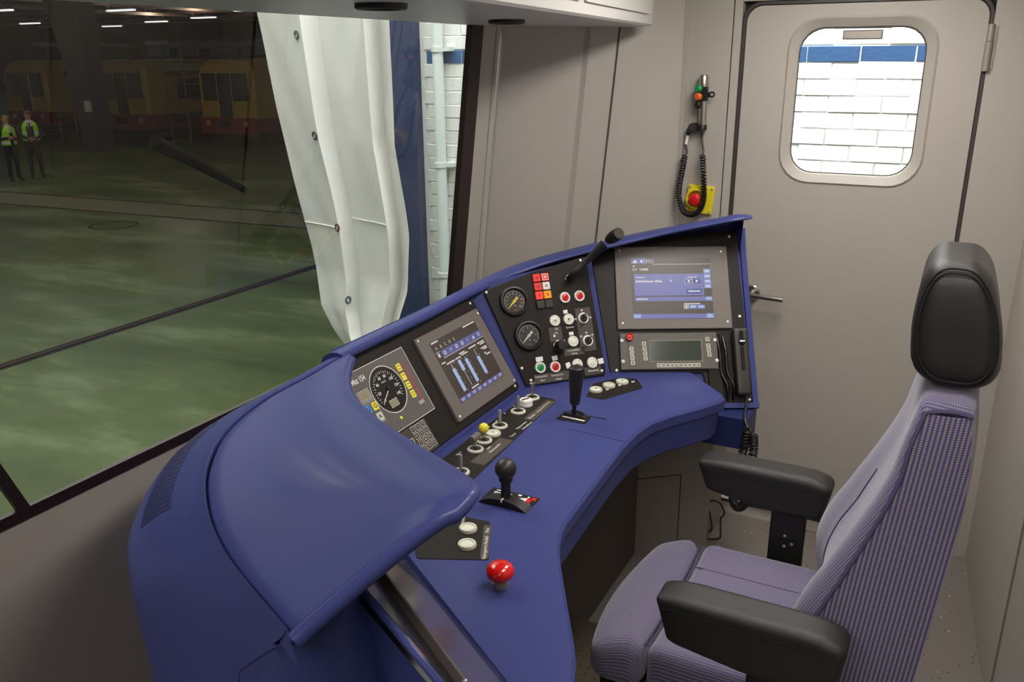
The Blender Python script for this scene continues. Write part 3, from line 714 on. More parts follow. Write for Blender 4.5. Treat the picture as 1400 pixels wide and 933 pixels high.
for k in range(2): Q4(.705+.10*k, .795+.10*k, .778, .842, 2); Q4(.72+.10*k, .78+.10*k, .803, .815, 3, .0156)
Q4(0, 1, .925, 1, 1); Q4(0, .10, .92, 1, 2, .0154); Q4(.015, .085, .955, .967, 3, .0158); Q4(.905, 1, .92, 1, 2, .0154); Q4(.925, .98, .945, .955, 3, .0158); Q4(.92, .985, .97, .98, 3, .0158)
g.build('screen_graphics', [SCRN, SBLUE, SKEY, SWHITE], sc3)
screws([(-.168, .127), (.165, .120), (.170, -.118), (-.168, -.120)], M3, d3, .0038, .014)

# --- train radio
MR = at(P3, .178, .063)
ru = thing('radio_unit', 'grey train radio panel with dark display, small white keys and a red knob', 'radio', MR)
MB().plate(rrect(-.156, .156, -.061, .060, .003), .004, .016, .002, M=MR).build('housing', GREYU, ru)
MB().plate(rrect(-.129, .143, -.059, .058, .002), .015, .0172, .0006, M=MR).build('face_plate', GREYU, ru)
MB().plate([(-.059, -.033), (.103, -.033), (.103, .032), (-.059, .032)], .0165, .0178, M=MR).frame(-.063, .107, -.037, .036, .004, .0180, 1, MR).build('radio_display', [LCDG, mat('display_rim', (112, 104, 92), .5)], ru)
km = None
for (u, v) in [(.0585, .071), (.0592, .056), (.060, .041), (.061, .025), (.099, .087), (.100, .071), (.101, .055), (.102, .039), (.303, .100), (.3045, .0785), (.305, .064), (.306, .049)]+[(.143+.014*k, .0155) for k in range(10)]:
    T = at(P3, u, v)
    b = MB().plate(rrect(-.006, .006, -.0062, .0062, .0012), .0168, .0184, .0004, M=T).rect(-.0038, .0038, -.0042, .0042, .0186, 1, T)
    j = len(ru.children)
    if j % 3 == 0: b.rect(-.002, .002, -.0012, .0012, .0188, 0, T)
    elif j % 3 == 1: b.ring((0, 0), .0012, .0022, .0188, 0, T, 8)
    else: b.rect(-.0024, .001, -.002, -.0008, .0188, 0, T); b.rect(-.0006, .0006, -.0024, .0024, .0188, 0, T)
    b.build('key', [CREAM, BLACKP], ru)
T = at(P3, .054, .109)
MB().lathe([(.0125, .016), (.0125, .024), (.0105, .026), (.0085, .0255), (.0075, .021), (.005, .021), (.0045, .0275), (.001, .028)], 20, M=T).build('red_knob', RED, ru)
for u, v in ((.0292, .098), (.030, .030), (.327, .097), (.329, .030)):
    T = at(P3, u, v, 0, .4); MB().lathe([(.0055, .015), (.0055, .0175), (.0045, .0185)], 14, M=T).rect(-.0042, .0042, -.0008, .0008, .0188, 1, T).build('screw', [WHITEPR, STEEL], ru)

# --- speedometer unit
MS = at(P1, .351, .203)
su = thing('speedometer_unit', 'grey speedometer panel with round black dial and a column of yellow lamps', 'speedometer', MS)
MB().plate(rrect(-.178, .124, -.103, .079, .004), .004, .0095, .001, M=MS).build('housing', mat('grey_speedometer_face', (98, 90, 87), .5), su)
pr = MB().frame(-.178, .124, -.103, .079, .0014, .0098, 0, MS)
pr.text('Msz 154', -.079, .054, .020, .0099, 0, MS, sx=.78, bold=.0004)
pr.frame(-.1065, -.0645, .000, .028, .0012, .0099, 0, MS)
pr.frame(-.110, -.060, -.0605, -.0035, .0009, .0099, 0, MS)
pr.rect(.0945, .1005, -.064, .042, .0099, 1, MS); pr.rect(.079, .101, -.074, -.065, .0100, 2, MS)
pr.disc((.013, -.058), .002, .0099, 0, MS, 8)
pr.build('print', [WHITEPR, REDDK, mat('grey_print', (172, 166, 160), .6)], su)
dl = MB().disc((0, 0), .061, .0098, 0, MS, 48).ring((0, 0), .0605, .0625, .0112, 1, MS, 48).build('dial', [BLACKP, WHITEPR], su)
db = MB().ring((0, 0), .056, .0605, .0104, 1, MS, 48)
for k in range(29):
    a = R(215-250*k/28); l = .008 if k % 2 == 0 else .005; d = V((math.cos(a), math.sin(a))); w_ = V((-d.y, d.x))*.0006
    db.flat([d*(.050-l)+w_, d*(.050-l)-w_, d*.050-w_, d*.050+w_], .0102, 0, MS)
for k, tx in enumerate(('0', '20', '40', '60', '80', '100', '120', '140')):
    a = R(215-250*k/7); db.text(tx, math.cos(a)*.035, math.sin(a)*.035, .0105, .0102, 0, MS, bold=.0002)
db.text('km/h', -.002, .022, .0085, .0102, 0, MS)
db.build('dial_print', [WHITEPR, mat('dial_ring', (30, 22, 22), .4)], dl)
MB().plate([(-.002, -.0012), (-.002, .0012), (-.046, .0008), (-.046, -.0008)][::-1], .0115, .0125, M=MS @ Matrix.Rotation(R(32), 4, 'Z')).lathe([(.006, .0098), (.006, .014), (.005, .0145)], 14, 1, MS).build('needle', [CREAM, BLACKP], dl)
for (x, y, w_, h, nm) in ((-.0855, .014, .030, .017, 0), (-.004, -.036, .028, .016, 1)):
    MB().rect(x-w_/2, x+w_/2, y-h/2, y+h/2, .0103, 0, MS).frame(x-w_/2-.0015, x+w_/2+.0015, y-h/2-.0015, y+h/2+.0015, .001, .0104, 1, MS).build('lcd', [LCD, WHITEPR], su)
lampdark = mat('lamp_print', (60, 54, 20), .6)
for k, v in enumerate((.035, .009, -.016, -.041)):
    T = MS @ Matrix.Translation((.074, v, 0)); b = MB().plate(rrect(-.0085, .0085, -.0102, .0102, .002), .0094, .0125, .0008, M=T)
    for y in (-.004, .004): 
        if k == 1 and y < 0: continue
        b.rect(-.005, .005, y-.001, y+.001, .0128, 1, T)
    b.build('yellow_lamp', [YELL, lampdark], su)
for (u, v, tx, m) in ((-.098, -.019, 'U', mat('blue_lamp', (70, 140, 214), .4, emit=.12)), (-.072, -.019, 'G', YELL), (-.074, -.047, 'A', CREAM)):
    T = MS @ Matrix.Translation((u, v, 0)); b = MB().plate(rrect(-.010, .010, -.0105, .0105, .002), .0094, .0125, .0008, M=T); b.text(tx, 0, 0, .017, .0128, 1, T, bold=.0004)
    b.build('lettered_lamp', [m, mat('lamp_letter', (40, 34, 26), .6)], su)
MB().lathe([(.0045, .009), (.004, .012), (.001, .013)], 12, M=MS @ Matrix.Translation((-.009, -.077, 0))).build('yellow_led', YELL, su)

# --- keypad
MK = at(P1, .36, .055)
kp = thing('keypad', 'small dark numeric keypad below the speedometer panel', 'keypad', MK)
MB().plate(rrect(-.075, .062, -.042, .041, .003), .004, .008, .001, M=MK).frame(-.060, -.014, -.020, .014, .0014, .0083, 1, MK).rect(-.060, -.046, .020, .026, .0083, 1, MK).build('housing', [mat('keypad_face', (66, 60, 52), .5), WHITEPR], kp)
for r_ in range(4):
    for c_ in range(3):
        T = at(P1, .3595+.0215*c_+.0018*r_, .0855-.0188*r_); tx = ('123', '456', '789', 'C0E')[r_][c_]
        MB().plate(rrect(-.0085, .0085, -.0078, .0078, .002), .0078, .0098, .0006, M=T).frame(-.0085, .0085, -.0078, .0078, .0010, .0100, 1, T).text(tx, 0, 0, .009, .0101, 1, T).build('key', [mat('keypad_face', (66, 60, 52), .5), WHITEPR], kp)

# --- pressure gauges
def gauge(u, v, label, needle, red, scale):
    T = at(P2, u, v); t = thing('pressure_gauge', label, 'gauge', T, 'pressure gauges')
    MB().lathe([(.047, .003), (.047, .010), (.0445, .014), (.040, .015), (.037, .013), (.0345, .007)], 40, M=T, close=False).build('bezel', BLACK, t)
    MB().disc((0, 0), .036, .0065, 0, T, 40).build('dial', mat('gauge_dial', (62, 58, 56), .5), t)
    b = MB()
    for k in range(31):
        a = R(225-270*k/30); l = .005 if k % 3 == 0 else .003; d = V((math.cos(a), math.sin(a))); w_ = V((-d.y, d.x))*.0005
        b.flat([d*(.033-l)+w_, d*(.033-l)-w_, d*.033-w_, d*.033+w_], .0068, 0, T)
    for k in range(scale+1):
        a = R(225-270*k/scale); b.text(str(k if scale < 8 else k), math.cos(a)*.0235, math.sin(a)*.0235, .0075, .0068, 0, T)
    b.text('bar', .002, -.013, .006, .0068, 0, T); b.rect(-.002, .003, -.028, -.025, .0068, 2, T)
    if red: b.ring((0, 0), .029, .033, .0067, 1, T, 8, -12, 12); b.ring((0, 0), .029, .033, .0067, 3, T, 8, 14, 75)
    b.build('dial_print', [WHITEPR, RED, ORANGE, mat('gauge_blue', (60, 60, 100), .5)], t)
    N = T @ Matrix.Rotation(R(222), 4, 'Z')
    MB().plate([(-.016, -.0045), (-.004, -.003), (.002, -.0035), (.029, -.0006), (.029, .0006), (.002, .0035), (-.004, .003), (-.016, .0045)], .0085, .0098, M=N).lathe([(.0045, .0065), (.0045, .0105)], 12, 0, T).build('needle', needle, t)
    MB().disc((0, 0), .0365, .0125, 0, T, 32).build('gauge_glass', glass('gauge_glass', (.96, .96, .96), .8), t)
gauge(-.001, .266, 'upper round pressure gauge with a yellow needle on the black panel', YELL, True, 10)
gauge(.029, .156, 'lower round pressure gauge with a white needle on the black panel', WHITEPR, False, 6)

# --- block of square lamps
TL = at(P2, .0965, .289); ib = thing('lamp_block', 'block of eight square lamps, red, white, amber and dark, beside the upper gauge', 'lamps', TL)
MB().plate(rrect(-.0285, .0285, -.058, .0575, .001), .003, .006, .0005, M=TL).build('housing', BLACKG, ib)
cols = [(REDL, REDL), (REDL, mat('white_lamp', (220, 216, 206), .4, emit=.05)), (mat('bright_red_lamp', (236, 66, 44), .35, emit=.35), ORNG), (GREYL, GREYL)]
for r_ in range(4):
    for c_ in range(2):
        T = TL @ Matrix.Translation((-.0138+.0276*c_, .0415-.0278*r_, 0)); b = MB().plate(rrect(-.012, .012, -.0118, .0118, .0015), .005, .012, .0008, M=T)
        if r_ == 0 and c_ == 1: b.frame(-.010, .010, -.010, .010, .0016, .0122, 1, T); b.ring((0, 0), .002, .004, .0122, 1, T, 10)
        elif r_ < 3: b.ring((0, 0), .0025, .004, .0122, 2, T, 8); b.rect(-.0008, .0008, -.004, .004, .0123, 2, T)
        b.build('lamp', [cols[r_][c_], WHITEPR, mat('lamp_mark', (120, 40, 30), .6)], ib)

# --- push buttons and rotary switches
def pushbutton(label, T, ringm, capm, mark=None, r=.0175, h=.006, group='round push buttons on the console', sunk=False):
    t = thing('push_button', label, 'button', T, group)
    MB().lathe([(r, 0), (r, h*.6), (r*.93, h), (r*.70, h), (r*.66, h*.55)], 28, M=T, close=False).build('collar', ringm, t)
    MB().lathe([(r*.67, h*.2), (r*.67, h*.75), (r*.60, h*.9), (r*.1, h*.95)], 24, M=T).build('cap', capm, t)
    if mark:
        b = MB(); mark(b, T, h+.0004); b.build('cap_print', mat('dark_print', (58, 50, 40), .6), t)
    return t
def mk_ring(b, T, z): b.ring((0, 0), .0035, .0048, z, 0, T, 12)
def mk_bars(b, T, z):
    for x in (-.003, 0, .003): b.rect(x-.0008, x+.0008, -.003, .003, z, 0, T)
def mk_spk(b, T, z): b.flat([(-.004, -.002), (.001, -.005), (.001, .005), (-.004, .002)], z, 0, T); b.ring((.002, 0), .003, .004, z, 0, T, 8, -50, 50)
def mk_arrow(b, T, z): b.rect(-.006, .007, -.0008, .0008, z, 0, T); b.rect(-.0068, -.0052, -.004, .004, z, 0, T)
def mk_p(b, T, z): b.ring((0, 0), .003, .0045, z, 0, T, 8, -90, 90); b.rect(-.001, .0004, -.005, .005, z, 0, T)
P2n = lambda u, v: at(P2, u, v, .004)
G2 = 'round push buttons on the slanted gauge panel'
pushbutton('red button with white collar right beside the block of square lamps', P2n(.168, .260), WHITEP, RED, mk_ring, group=G2)
pushbutton('red button with white collar closest to the microphone stalk', P2n(.218, .260), WHITEP, RED, mk_ring, group=G2)
pushbutton('cream button printed Sifa beneath the square lamp block', P2n(.122, .192), WHITEP, CREAM, mk_bars, group=G2)
pushbutton('cream speaker button printed Sprechen with a sticker above it', P2n(.169, .191), WHITEP, CREAM, mk_spk, group=G2)
pushbutton('cream windscreen heating button printed Frontscheibenheizung', P2n(.172, .121), WHITEP, CREAM, None, group=G2)
pushbutton('green button with white collar printed Federspeicher lösen', P2n(.050, .054), WHITEP, GREEN, mk_p, group=G2)
pushbutton('red button with white collar printed Federspeicher anlegen', P2n(.099, .050), WHITEP, RED, mk_p, group=G2)
pushbutton('cream button marked with a dark arrow behind the far lever grip', P2n(.174, .048), WHITEP, CREAM, mk_arrow, group=G2)
pushbutton('plain cream button printed Beleuchtung at the panel corner', P2n(.225, .047), WHITEP, CREAM, None, group=G2)
def rotary(label, T, ang):
    t = thing('rotary_switch', label, 'switch', T, 'rotary switches'); 
    MB().lathe([(.0178, 0), (.0178, .004), (.0165, .006), (.0125, .006), (.012, .003)], 28, M=T, close=False).build('collar', WHITEP, t)
    K = T @ Matrix.Rotation(R(ang), 4, 'Z')
    MB().lathe([(.0125, .001), (.0125, .008), (.0115, .0095)], 24, M=T).plate(rrect(-.0045, .0045, -.013, .013, .003), .009, .022, .002, M=K).rect(-.0008, .0008, .004, .012, .0223, 1, K).build('knob', [BLACK, WHITEPR], t)
rotary('upper rotary switch with black grip and white collar', P2n(.219, .189), -20)
rotary('lower rotary switch with black grip and white collar', P2n(.222, .117), -40)
T = P2n(.122, .112); t = thing('volume_control', 'black cylindrical knob with white pointer line between gauge and heating button', 'knob', T)
MB().lathe([(.0205, 0), (.0205, .003), (.019, .004)], 28, M=T).build('collar', BLACKG, t)
MB().lathe([(.0155, .003), (.0155, .034), (.0145, .036), (.001, .0365)], 28, M=T).plate([(.0135, -.0018), (.0158, -.0018), (.0158, .0018), (.0135, .0018)], .020, .0368, M=T @ Matrix.Rotation(R(60), 4, 'Z'), mi=1).build('knob', [BLACK, WHITEPR], t)
# printing and stickers of the gauge panel
pm = mat('label_field', (74, 65, 58), .5)
b = MB()
for x0, x1, y0, y1 in ((.026, .150, .006, .034), (.196, .252, .010, .035), (.138, .205, .078, .100), (.196, .248, .085, .222), (.098, .140, .128, .172)): b.rect(x0, x1, y0, y1, .0043, 1, P2)
for tx, u, v, s in (('Federspeicher', .050, .0265, .0088), ('lösen', .052, .0145, .0088), ('Federspeicher', .103, .0245, .0088), ('anlegen', .106, .0125, .0088), ('Beleuchtung', .226, .0225, .0088), ('Frontscheiben-', .170, .0935, .0085), ('heizung', .170, .0835, .0085), ('Sifa', .124, .166, .0085), ('Sprechen', .170, .166, .0085)):
    b.text(tx, u, v, s, .0047, 0, P2, sx=.82)
for u, v, a in ((.219, .189, 90), (.219, .189, 0), (.219, .189, 180), (.222, .117, 90), (.222, .117, 40), (.222, .117, 140)):
    d = V((math.cos(R(a)), math.sin(R(a)))); c = V((u, v))+d*.0255
    b.rect(c.x-.004, c.x+.004, c.y-.0010, c.y+.0010, .0048, 0, P2); b.rect(c.x-.001, c.x+.001, c.y-.0035, c.y+.0035, .0048, 0, P2)
b.ring((.120, .148), .006, .0075, .0048, 0, P2, 10, 20, 160); b.rect(.110, .117, .142, .148, .0048, 0, P2)
b.build('panel_print', [WHITEPR, pm], pl2)
for u, v, w_, h, a in ((.052, .080, .023, .014, 2), (.103, .077, .018, .014, 2), (.144, .049, .015, .017, 12), (.256, .048, .018, .017, 3), (.163, .216, .014, .011, 5), (.171, .146, .015, .010, 0)):
    MB().plate([(-w_/2, -h/2), (w_/2, -h/2), (w_/2, h/2), (-w_/2, h/2)], .0035, .0048, M=at(P2, u, v, 0, R(a))).build('sticker', WHITEPR, pl2)

# --- desk inserts: round buttons, toggles, key switch
D = lambda x, y, z=.0015, a=0: Matrix.Translation((x, y, .75+z)) @ Matrix.Rotation(R(90+a), 4, 'Z')
GD = 'round buttons on the five-sided desk insert by the far lever'
pushbutton('cream button nearest the black lever grip on the small desk insert', D(-.875, 2.246), CREAMR, CREAM, mk_bars, .0195, .007, GD)
pushbutton('cream button in the middle of the row of three on the small desk insert', D(-.853, 2.297), CREAMR, CREAM, mk_ring, .0195, .007, GD)
pushbutton('cream button nearest the radio on the small desk insert', D(-.828, 2.344), CREAMR, CREAM, mk_bars, .0195, .007, GD)
GN = 'round buttons on the desk insert under the hood'
pushbutton('large cream button beside the print Frei near the hood', D(-.819, 1.380), CREAMR, CREAM, None, .0195, .007, GN)
pushbutton('large cream button beside the print Fahrsperre, in front of the red mushroom', D(-.789, 1.324), CREAMR, CREAM, None, .0195, .007, GN)
pushbutton('pinkish button half hidden beneath the edge of the hood', D(-.888, 1.388), CREAMR, mat('rose_cap', (206, 150, 140), .4), None, .0195, .007, GN)
pushbutton('flat cream button on the long desk strip beside the yellow ball toggle', D(-1.002, 1.832), CREAMR, CREAM, mk_ring, .0205, .006, 'round buttons on the desk strip')
def toggle(label, x, y, kind):
    T = D(x, y); t = thing('toggle_switch', label, 'switch', T, 'toggle switches')
    MB().lathe([(.0215, 0), (.0215, .003), (.019, .0055), (.0155, .0055), (.0145, .003)], 30, M=T, close=False).build('collar', CREAMR, t)
    MB().lathe([(.015, 0), (.015, .0035), (.0065, .004), (.006, .010), (.004, .011)], 24, M=T).build('socket', mat('socket_dark', (58, 50, 46), .5), t)
    h = {'knob': .022, 'ball': .024, 'bare': .046, 'cone': .046}[kind]
    if kind == 'cone': MB().lathe([(.0035, .008), (.0045, .03), (.008, h), (.0085, h+.002), (.007, h+.003)], 14, M=T).build('lever', CHROME, t)
    else: MB().lathe([(.0045, .008), (.0042, h), (.0035, h+.002)], 14, M=T).build('lever', STEEL, t)
    if kind == 'ball': MB().sphere((0, 0, h+.013), .0135, M=T).build('ball', mat('yellow_ball', (232, 214, 60), .35), t, label='yellow ball knob')
    if kind == 'knob':
        MB().lathe([(.0088, 0), (.0095, .003), (.0095, .034), (.0085, .037)], 20, M=T @ frm((-.012, .004, h+.009), (0, 1, 0), (0, 0, 1), (1, 0, 0))).build('grip', mat('grey_grip', (104, 96, 88), .5), t, label='grey barrel grip')
    return t
toggle('toggle switch with a grey barrel grip at the near end of the desk strip', -.997, 1.727, 'knob')
toggle('toggle switch topped by a yellow ball on the desk strip', -1.003, 1.783, 'ball')
toggle('bare steel toggle switch in the middle of the desk strip', -1.010, 1.885, 'bare')
toggle('bare steel toggle switch beside the white key switch', -1.011, 1.997, 'bare')
toggle('chrome toggle switch flaring upward behind the white key switch', -1.020, 2.108, 'cone')
toggle('toggle switch half hidden behind the hood tip', -.965, 1.60, 'bare')
T = D(-1.014, 2.052); t = thing('key_switch', 'raised white key switch with a black slot on the desk strip', 'switch', T)
MB().lathe([(.0195, 0), (.0195, .004), (.0185, .005), (.0185, .015), (.0172, .0175), (.001, .018)], 30, M=T).build('barrel', WHITEP, t)
MB().plate(rrect(-.014, .012, -.0028, .0028, .0015), .0172, .0195, .0006, M=T @ Matrix.Rotation(R(-28), 4, 'Z')).build('slot_bar', BLACK, t)
MB().plate(rrect(.012, .030, -.006, .006, .002), .002, .008, .001, M=T @ Matrix.Rotation(R(-10), 4, 'Z')).build('latch', CREAM, t)
b = MB(); DZ = .7518-.75
for tx, x, y, s, a in (('Licht', -.972, 1.752, .011, 0), ('Scheinwerfer', -.957, 1.758, .011, 0), ('Türen', -.952, 1.850, .011, 0), ('Führerraum-', -.960, 1.918, .011, 0), ('beleuchtung', -.946, 1.922, .011, 0), ('Wischer', -.962, 1.985, .011, 0), ('Horn', -1.024, 1.690, .010, 0),
                       ('Sonnenrollo', -.962, 2.040, .010, 0), ('Richtung', -.963, 2.085, .010, 0)):
    b.text(tx, y, -x, s, DZ, 0, DK)
for x, y in ((-1.035, 1.868), (-1.035, 1.912), (-1.040, 1.97), (-1.040, 2.03), (-1.035, 2.10)): b.rect(y-.004, y+.004, -x-.001, -x+.001, DZ, 0, DK); b.rect(y-.001, y+.001, -x-.003, -x+.003, DZ, 0, DK)
b.rect(1.66, 1.82, .935, .975, DZ-.0002, 1, DK); b.rect(1.96, 2.115, .945, .975, DZ-.0002, 1, DK)
b.build('insert_print', [WHITEPR, pm], ins1)
b = MB()
for x, y in ((-.848, 2.270), (-.826, 2.320), (-.800, 2.365)):
    b.rect(y-.010, y+.010, -x-.0008, -x+.0008, DZ, 0, DK); b.ring((y, -x), .003, .005, DZ, 0, DK, 10); b.rect(y-.001, y+.001, -x-.006, -x+.006, DZ, 0, DK)
b.build('insert_print', [WHITEPR, pm], ins2)
b = MB()
b.flat([(1.303, .728), (1.418, .782), (1.411, .797), (1.296, .743)], DZ-.0002, 1, DK)
b.text('Fahrsperre Notfall', 1.335, .752, .0115, DZ, 0, DK, rot=R(25)); b.text('Frei', 1.395, .780, .0115, DZ, 0, DK, rot=R(25)); b.text('Bremsstellung', 1.408, .848, .0115, DZ, 0, DK, rot=R(25))
b.build('insert_print', [WHITEPR, pm], ins3)

# --- levers
T = Matrix.Translation((-.80, 1.53, .75)); t = thing('drive_lever', 'black ball topped drive lever on a red and white scale plate', 'lever', T)
MB().plate(rrect(-.060, .060, -.004, .040, .004), .0002, .0024, .0006, M=T).build('scale_plate', BLACKP, t)
b = MB(); z = .0028
b.flat([(-.046, .012), (-.020, .015), (-.022, .022), (-.046, .024)], z, 0, T); b.rect(-.050, -.036, .004, .0055, z, 0, T); b.rect(-.046, -.034, .030, .033, z, 0, T)
b.flat([(.012, .016), (.036, .010), (.036, .026)], z, 0, T); b.rect(.036, .048, .008, .026, z, 1, T); b.rect(.044, .056, .022, .034, z, 1, T); b.rect(.030, .050, .003, .0045, z, 0, T); b.rect(.010, .018, .028, .034, z, 0, T); b.rect(.034, .038, .028, .034, z, 0, T); b.rect(-.008, -.005, .022, .028, z, 0, T)
b.build('scale_print', [WHITEPR, RED], t)
mb = MB(); sec = []
for k in range(13):
    a = R(20+140*k/12); x = math.cos(a)*.064; zz_ = math.sin(a)*.029-.0105
    sec.append((x, max(zz_, .0004)))
mb.grid([[V((x, y, zz_)) for x, zz_ in sec] for y in (-.034, -.002)][::-1], M=T)
for y in (-.034, -.002): mb.flat([(x, zz_) for x, zz_ in sec], 0, M=T @ frm((0, y, 0), (1, 0, 0), (0, 0, 1), (0, -1, 0)))
mb.box(-.0012, .0012, -.036, -.001, .0135, .0192, 1, T)
mb.build('quadrant', [BLACK, WHITEPR], t)
MB().lathe([(.0125, .014), (.0110, .035), (.0115, .054), (.0155, .058), (.0160, .066), (.013, .072)], 20, M=T @ Matrix.Translation((0, -.012, 0))).build('stem', BLACK, t)
MB().sphere((0, -.012, .0865), .0245, M=T, n=26, m=16).build('ball_grip', mat('ball_black', (44, 38, 36), .4), t)
T = Matrix.Translation((-.853, 2.028, .75)); t = thing('brake_lever', 'upright black handgrip lever on a slotted plate beside the gauge panel', 'lever', T)
MB().plate(rrect(-.042, .042, -.026, .024, .003), .0002, .0024, .0006, M=T).build('scale_plate', BLACKP, t)
MB().flat([(-.034, -.004), (-.030, -.010), (.036, -.014), (.036, -.006)], .0028, 0, T).build('scale_print', WHITEPR, t)
mb = MB(); mb.grid([[V((math.cos(R(20+140*k/10))*.038, y, max(.0005, math.sin(R(20+140*k/10))*.026-.0085))) for k in range(11)] for y in (.018, -.002)], M=T); mb.build('quadrant', BLACKG, t)
MB().lathe([(.006, .005), (.006, .048)], 14, M=T).build('stem', BLACKG, t)
MB().lathe([(.013, .044), (.0145, .05), (.0185, .10), (.021, .145), (.0205, .150), (.017, .153), (.001, .1535)], 26, M=T @ Matrix.Rotation(R(2), 4, 'Y')).build('grip', mat('grip_black', (30, 26, 25), .5), t)

# --- red mushroom push button on the desk
T = Matrix.Translation((-.663, 1.232, .75)); t = thing('emergency_button', 'large glossy red mushroom button standing on the blue desk', 'button', T)
MB().lathe([(.0165, 0), (.0165, .007), (.0145, .009), (.0125, .010), (.0125, .016)], 28, M=T).build('base_collar', STEEL, t)
MB().lathe([(.012, .012), (.0145, .018), (.024, .022), (.0265, .026), (.0275, .031), (.0262, .038), (.021, .045), (.012, .049), (.001, .050)], 36, M=T).build('mushroom_cap', REDG, t)

# --- microphone on its gooseneck
mc = thing('microphone', 'black gooseneck microphone reaching out over the gauge panel', 'microphone', (-1.044, 2.409, 1.042))
p0 = P2 @ V((.193, .318, .004)); tip = V((-.903, 2.449, 1.184))
nk = spline([p0, p0+P2.col[2].xyz*.03+V((.005, .0, .012)), V((-.985, 2.412, 1.100)), V((-.945, 2.428, 1.144)), tip+V((-.03, -.014, -.027))], 20)
MB().tube(nk, [.0105]*10+[.010+.0008*i for i in range(10)], 14).build('gooseneck', BLACK, mc)
MB().lathe([(.016, -.004), (.016, .004), (.013, .006)], 20, M=at(P2, .193, .318)).build('base_ring', BLACKG, mc)
hd = (tip-nk[-1]).normalized(); ydir = V((.30, -.93, .05)); hd = (hd*.45+ydir*.55).normalized(); xa = hd.orthogonal().normalized()
MB().tube([tip-hd*.045, tip-hd*.03, tip-hd*.012, tip+hd*.018, tip+hd*.021], [.013, .017, .0192, .0192, .0178], 24).build('capsule', mat('mic_black', (34, 31, 30), .6), mc)
MB().tube([tip+hd*.0205, tip+hd*.0222], [.0172, .0165], 24).build('capsule_grille', mat('mic_foam', (66, 58, 52), .8, bump=.5, bscale=1500), mc)

# --- telephone handset with its curly lead
HT = at(P3, .404, .022); hs = thing('handset', 'black telephone handset hanging at the far end of the console', 'handset', HT)
def shp(p):
    t = (p.y+.108)/.216; p.x *= .92+.14*t; p.z += .010*(1-abs(2*t-1)**2)*0+.006*(t-.5); return p
MB().pad(-.0235, .0235, -.108, .108, .010, .044, .009, shp, M=HT).build('body', mat('handset_black', (44, 40, 36), .45), hs)
MB().plate(rrect(-.0065, .0065, .050, .098, .006), .046, .0495, .001, M=HT).plate(rrect(-.0055, .0055, -.030, .046, .005), .0425, .0470, .001, M=HT).build('grip_slot', BLACKG, hs)
MB().lathe([(.0105, .045), (.0105, .052), (.0085, .054)], 20, M=HT @ Matrix.Translation((0, .062, 0))).rect(-.008, .008, -.002, .002, .0545, 1, HT @ Matrix.Translation((0, .062, 0))).build('talk_button', [BLACKG, WHITEPR], hs)
MB().tube(spline([HT @ V((.004, -.105, .025)), HT @ V((.006, -.122, .035)), V((-.474, 2.47, .655)), V((-.458, 2.444, .632))], 14), .0045, 8).build('lead', BLACK, hs)
path = [(-.458, 2.444, 0.63), (-0.464, 2.446, 0.572), (-0.473, 2.446, 0.497), (-0.485, 2.446, 0.422), (-0.483, 2.446, 0.376), (-0.467, 2.446, 0.358), (-0.449, 2.446, 0.376), (-0.440, 2.446, 0.422), (-0.438, 2.446, 0.497), (-0.436, 2.446, 0.572), (-0.440, 2.446, 0.615)]
MB().tube(coil(path, .0105, .003, 54, per=9), .0042, 6).build('curly_lead', BLACK, hs)
b = MB(); 
for u, n0 in ((.335, .02), (.352, .03)):
    b.tube(spline([P3 @ V((u, .105, n0*.6)), P3 @ V((u+.004, .05, n0)), P3 @ V((u+.006, -.01, n0*.8)), P3 @ V((u+.020, -.05, n0)), P3 @ V((u+.022, -.095, n0*.5))], 16), .005, 10)
b.plate(rrect(.300, .345, -.09, .118, .004), .002, .012, .002, M=P3); b.build('handset_cradle', BLACKG, pl3)

# --- odds and ends near the floor
hk = thing('wire_hook', 'bent dark wire hook sticking out of the grey cabinet near the floor', 'hook', (-.635, 2.8, .02))
MB().tube(spline([(-.636, 2.80, .037), (-.622, 2.80, .052), (-.630, 2.80, .10), (-.641, 2.80, .150), (-.625, 2.80, .170), (-.598, 2.80, .163), (-.583, 2.80, .135), (-.585, 2.80, .115), (-.593, 2.80, .105), (-.591, 2.80, .06), (-.592, 2.80, .022), (-.636, 2.80, .008)], 40), .0035, 6).build('wire', mat('hook_wire', (58, 50, 42), .5, .5), hk)
cb = thing('floor_cable', 'black cable lying along the pale door threshold', 'cable', (-.5, 3.06, .05))
MB().tube(spline([(-.72, 3.03, .16), (-.70, 3.035, .078), (-.651, 3.035, .058), (-.579, 3.035, .056), (-.454, 3.035, .058), (-.308, 3.03, .058), (-.16, 3.02, .058)], 30), .0065, 8).build('sheath', BLACK, cb)

# ------------------------------------------------------------------ driver seat
st = thing('driver_chair', 'violet striped driver chair with black armrests and black leather headrest', 'chair', (-.2, 1.72, 0))
yc = 1.72
def cush(p):
    a = (p.y-yc)/.25
    p.z += (.022*min(1, abs(a))**2.5 - .006)*(p.z-.385)/.117
    return p
def frontc(p):
    cush(p)
    t = max(0, (-.49-p.x)/.11); p.z -= .030*t**1.6*(p.z-.385)/.117
    p.x += .035*((p.y-yc)/.24)**2*max(0, min(1, (-.47-p.x)/.1))
    return p
uvc = lambda p: (p.y+ (.6*(p.z-.5) if abs(p.y-yc) > .235 else 0), p.x-p.z)
MB().pad(-.612, -.457, 1.475, 1.965, .385, .502, .038, frontc, n=8, uvf=uvc).build('front_cushion', BFAB, st, sharp=80, merge=.0002)
MB().pad(-.450, -.09, 1.478, 1.962, .385, .502, .030, cush, n=10, uvf=uvc).build('seat_cushion', BFAB, st, sharp=80, merge=.0002)
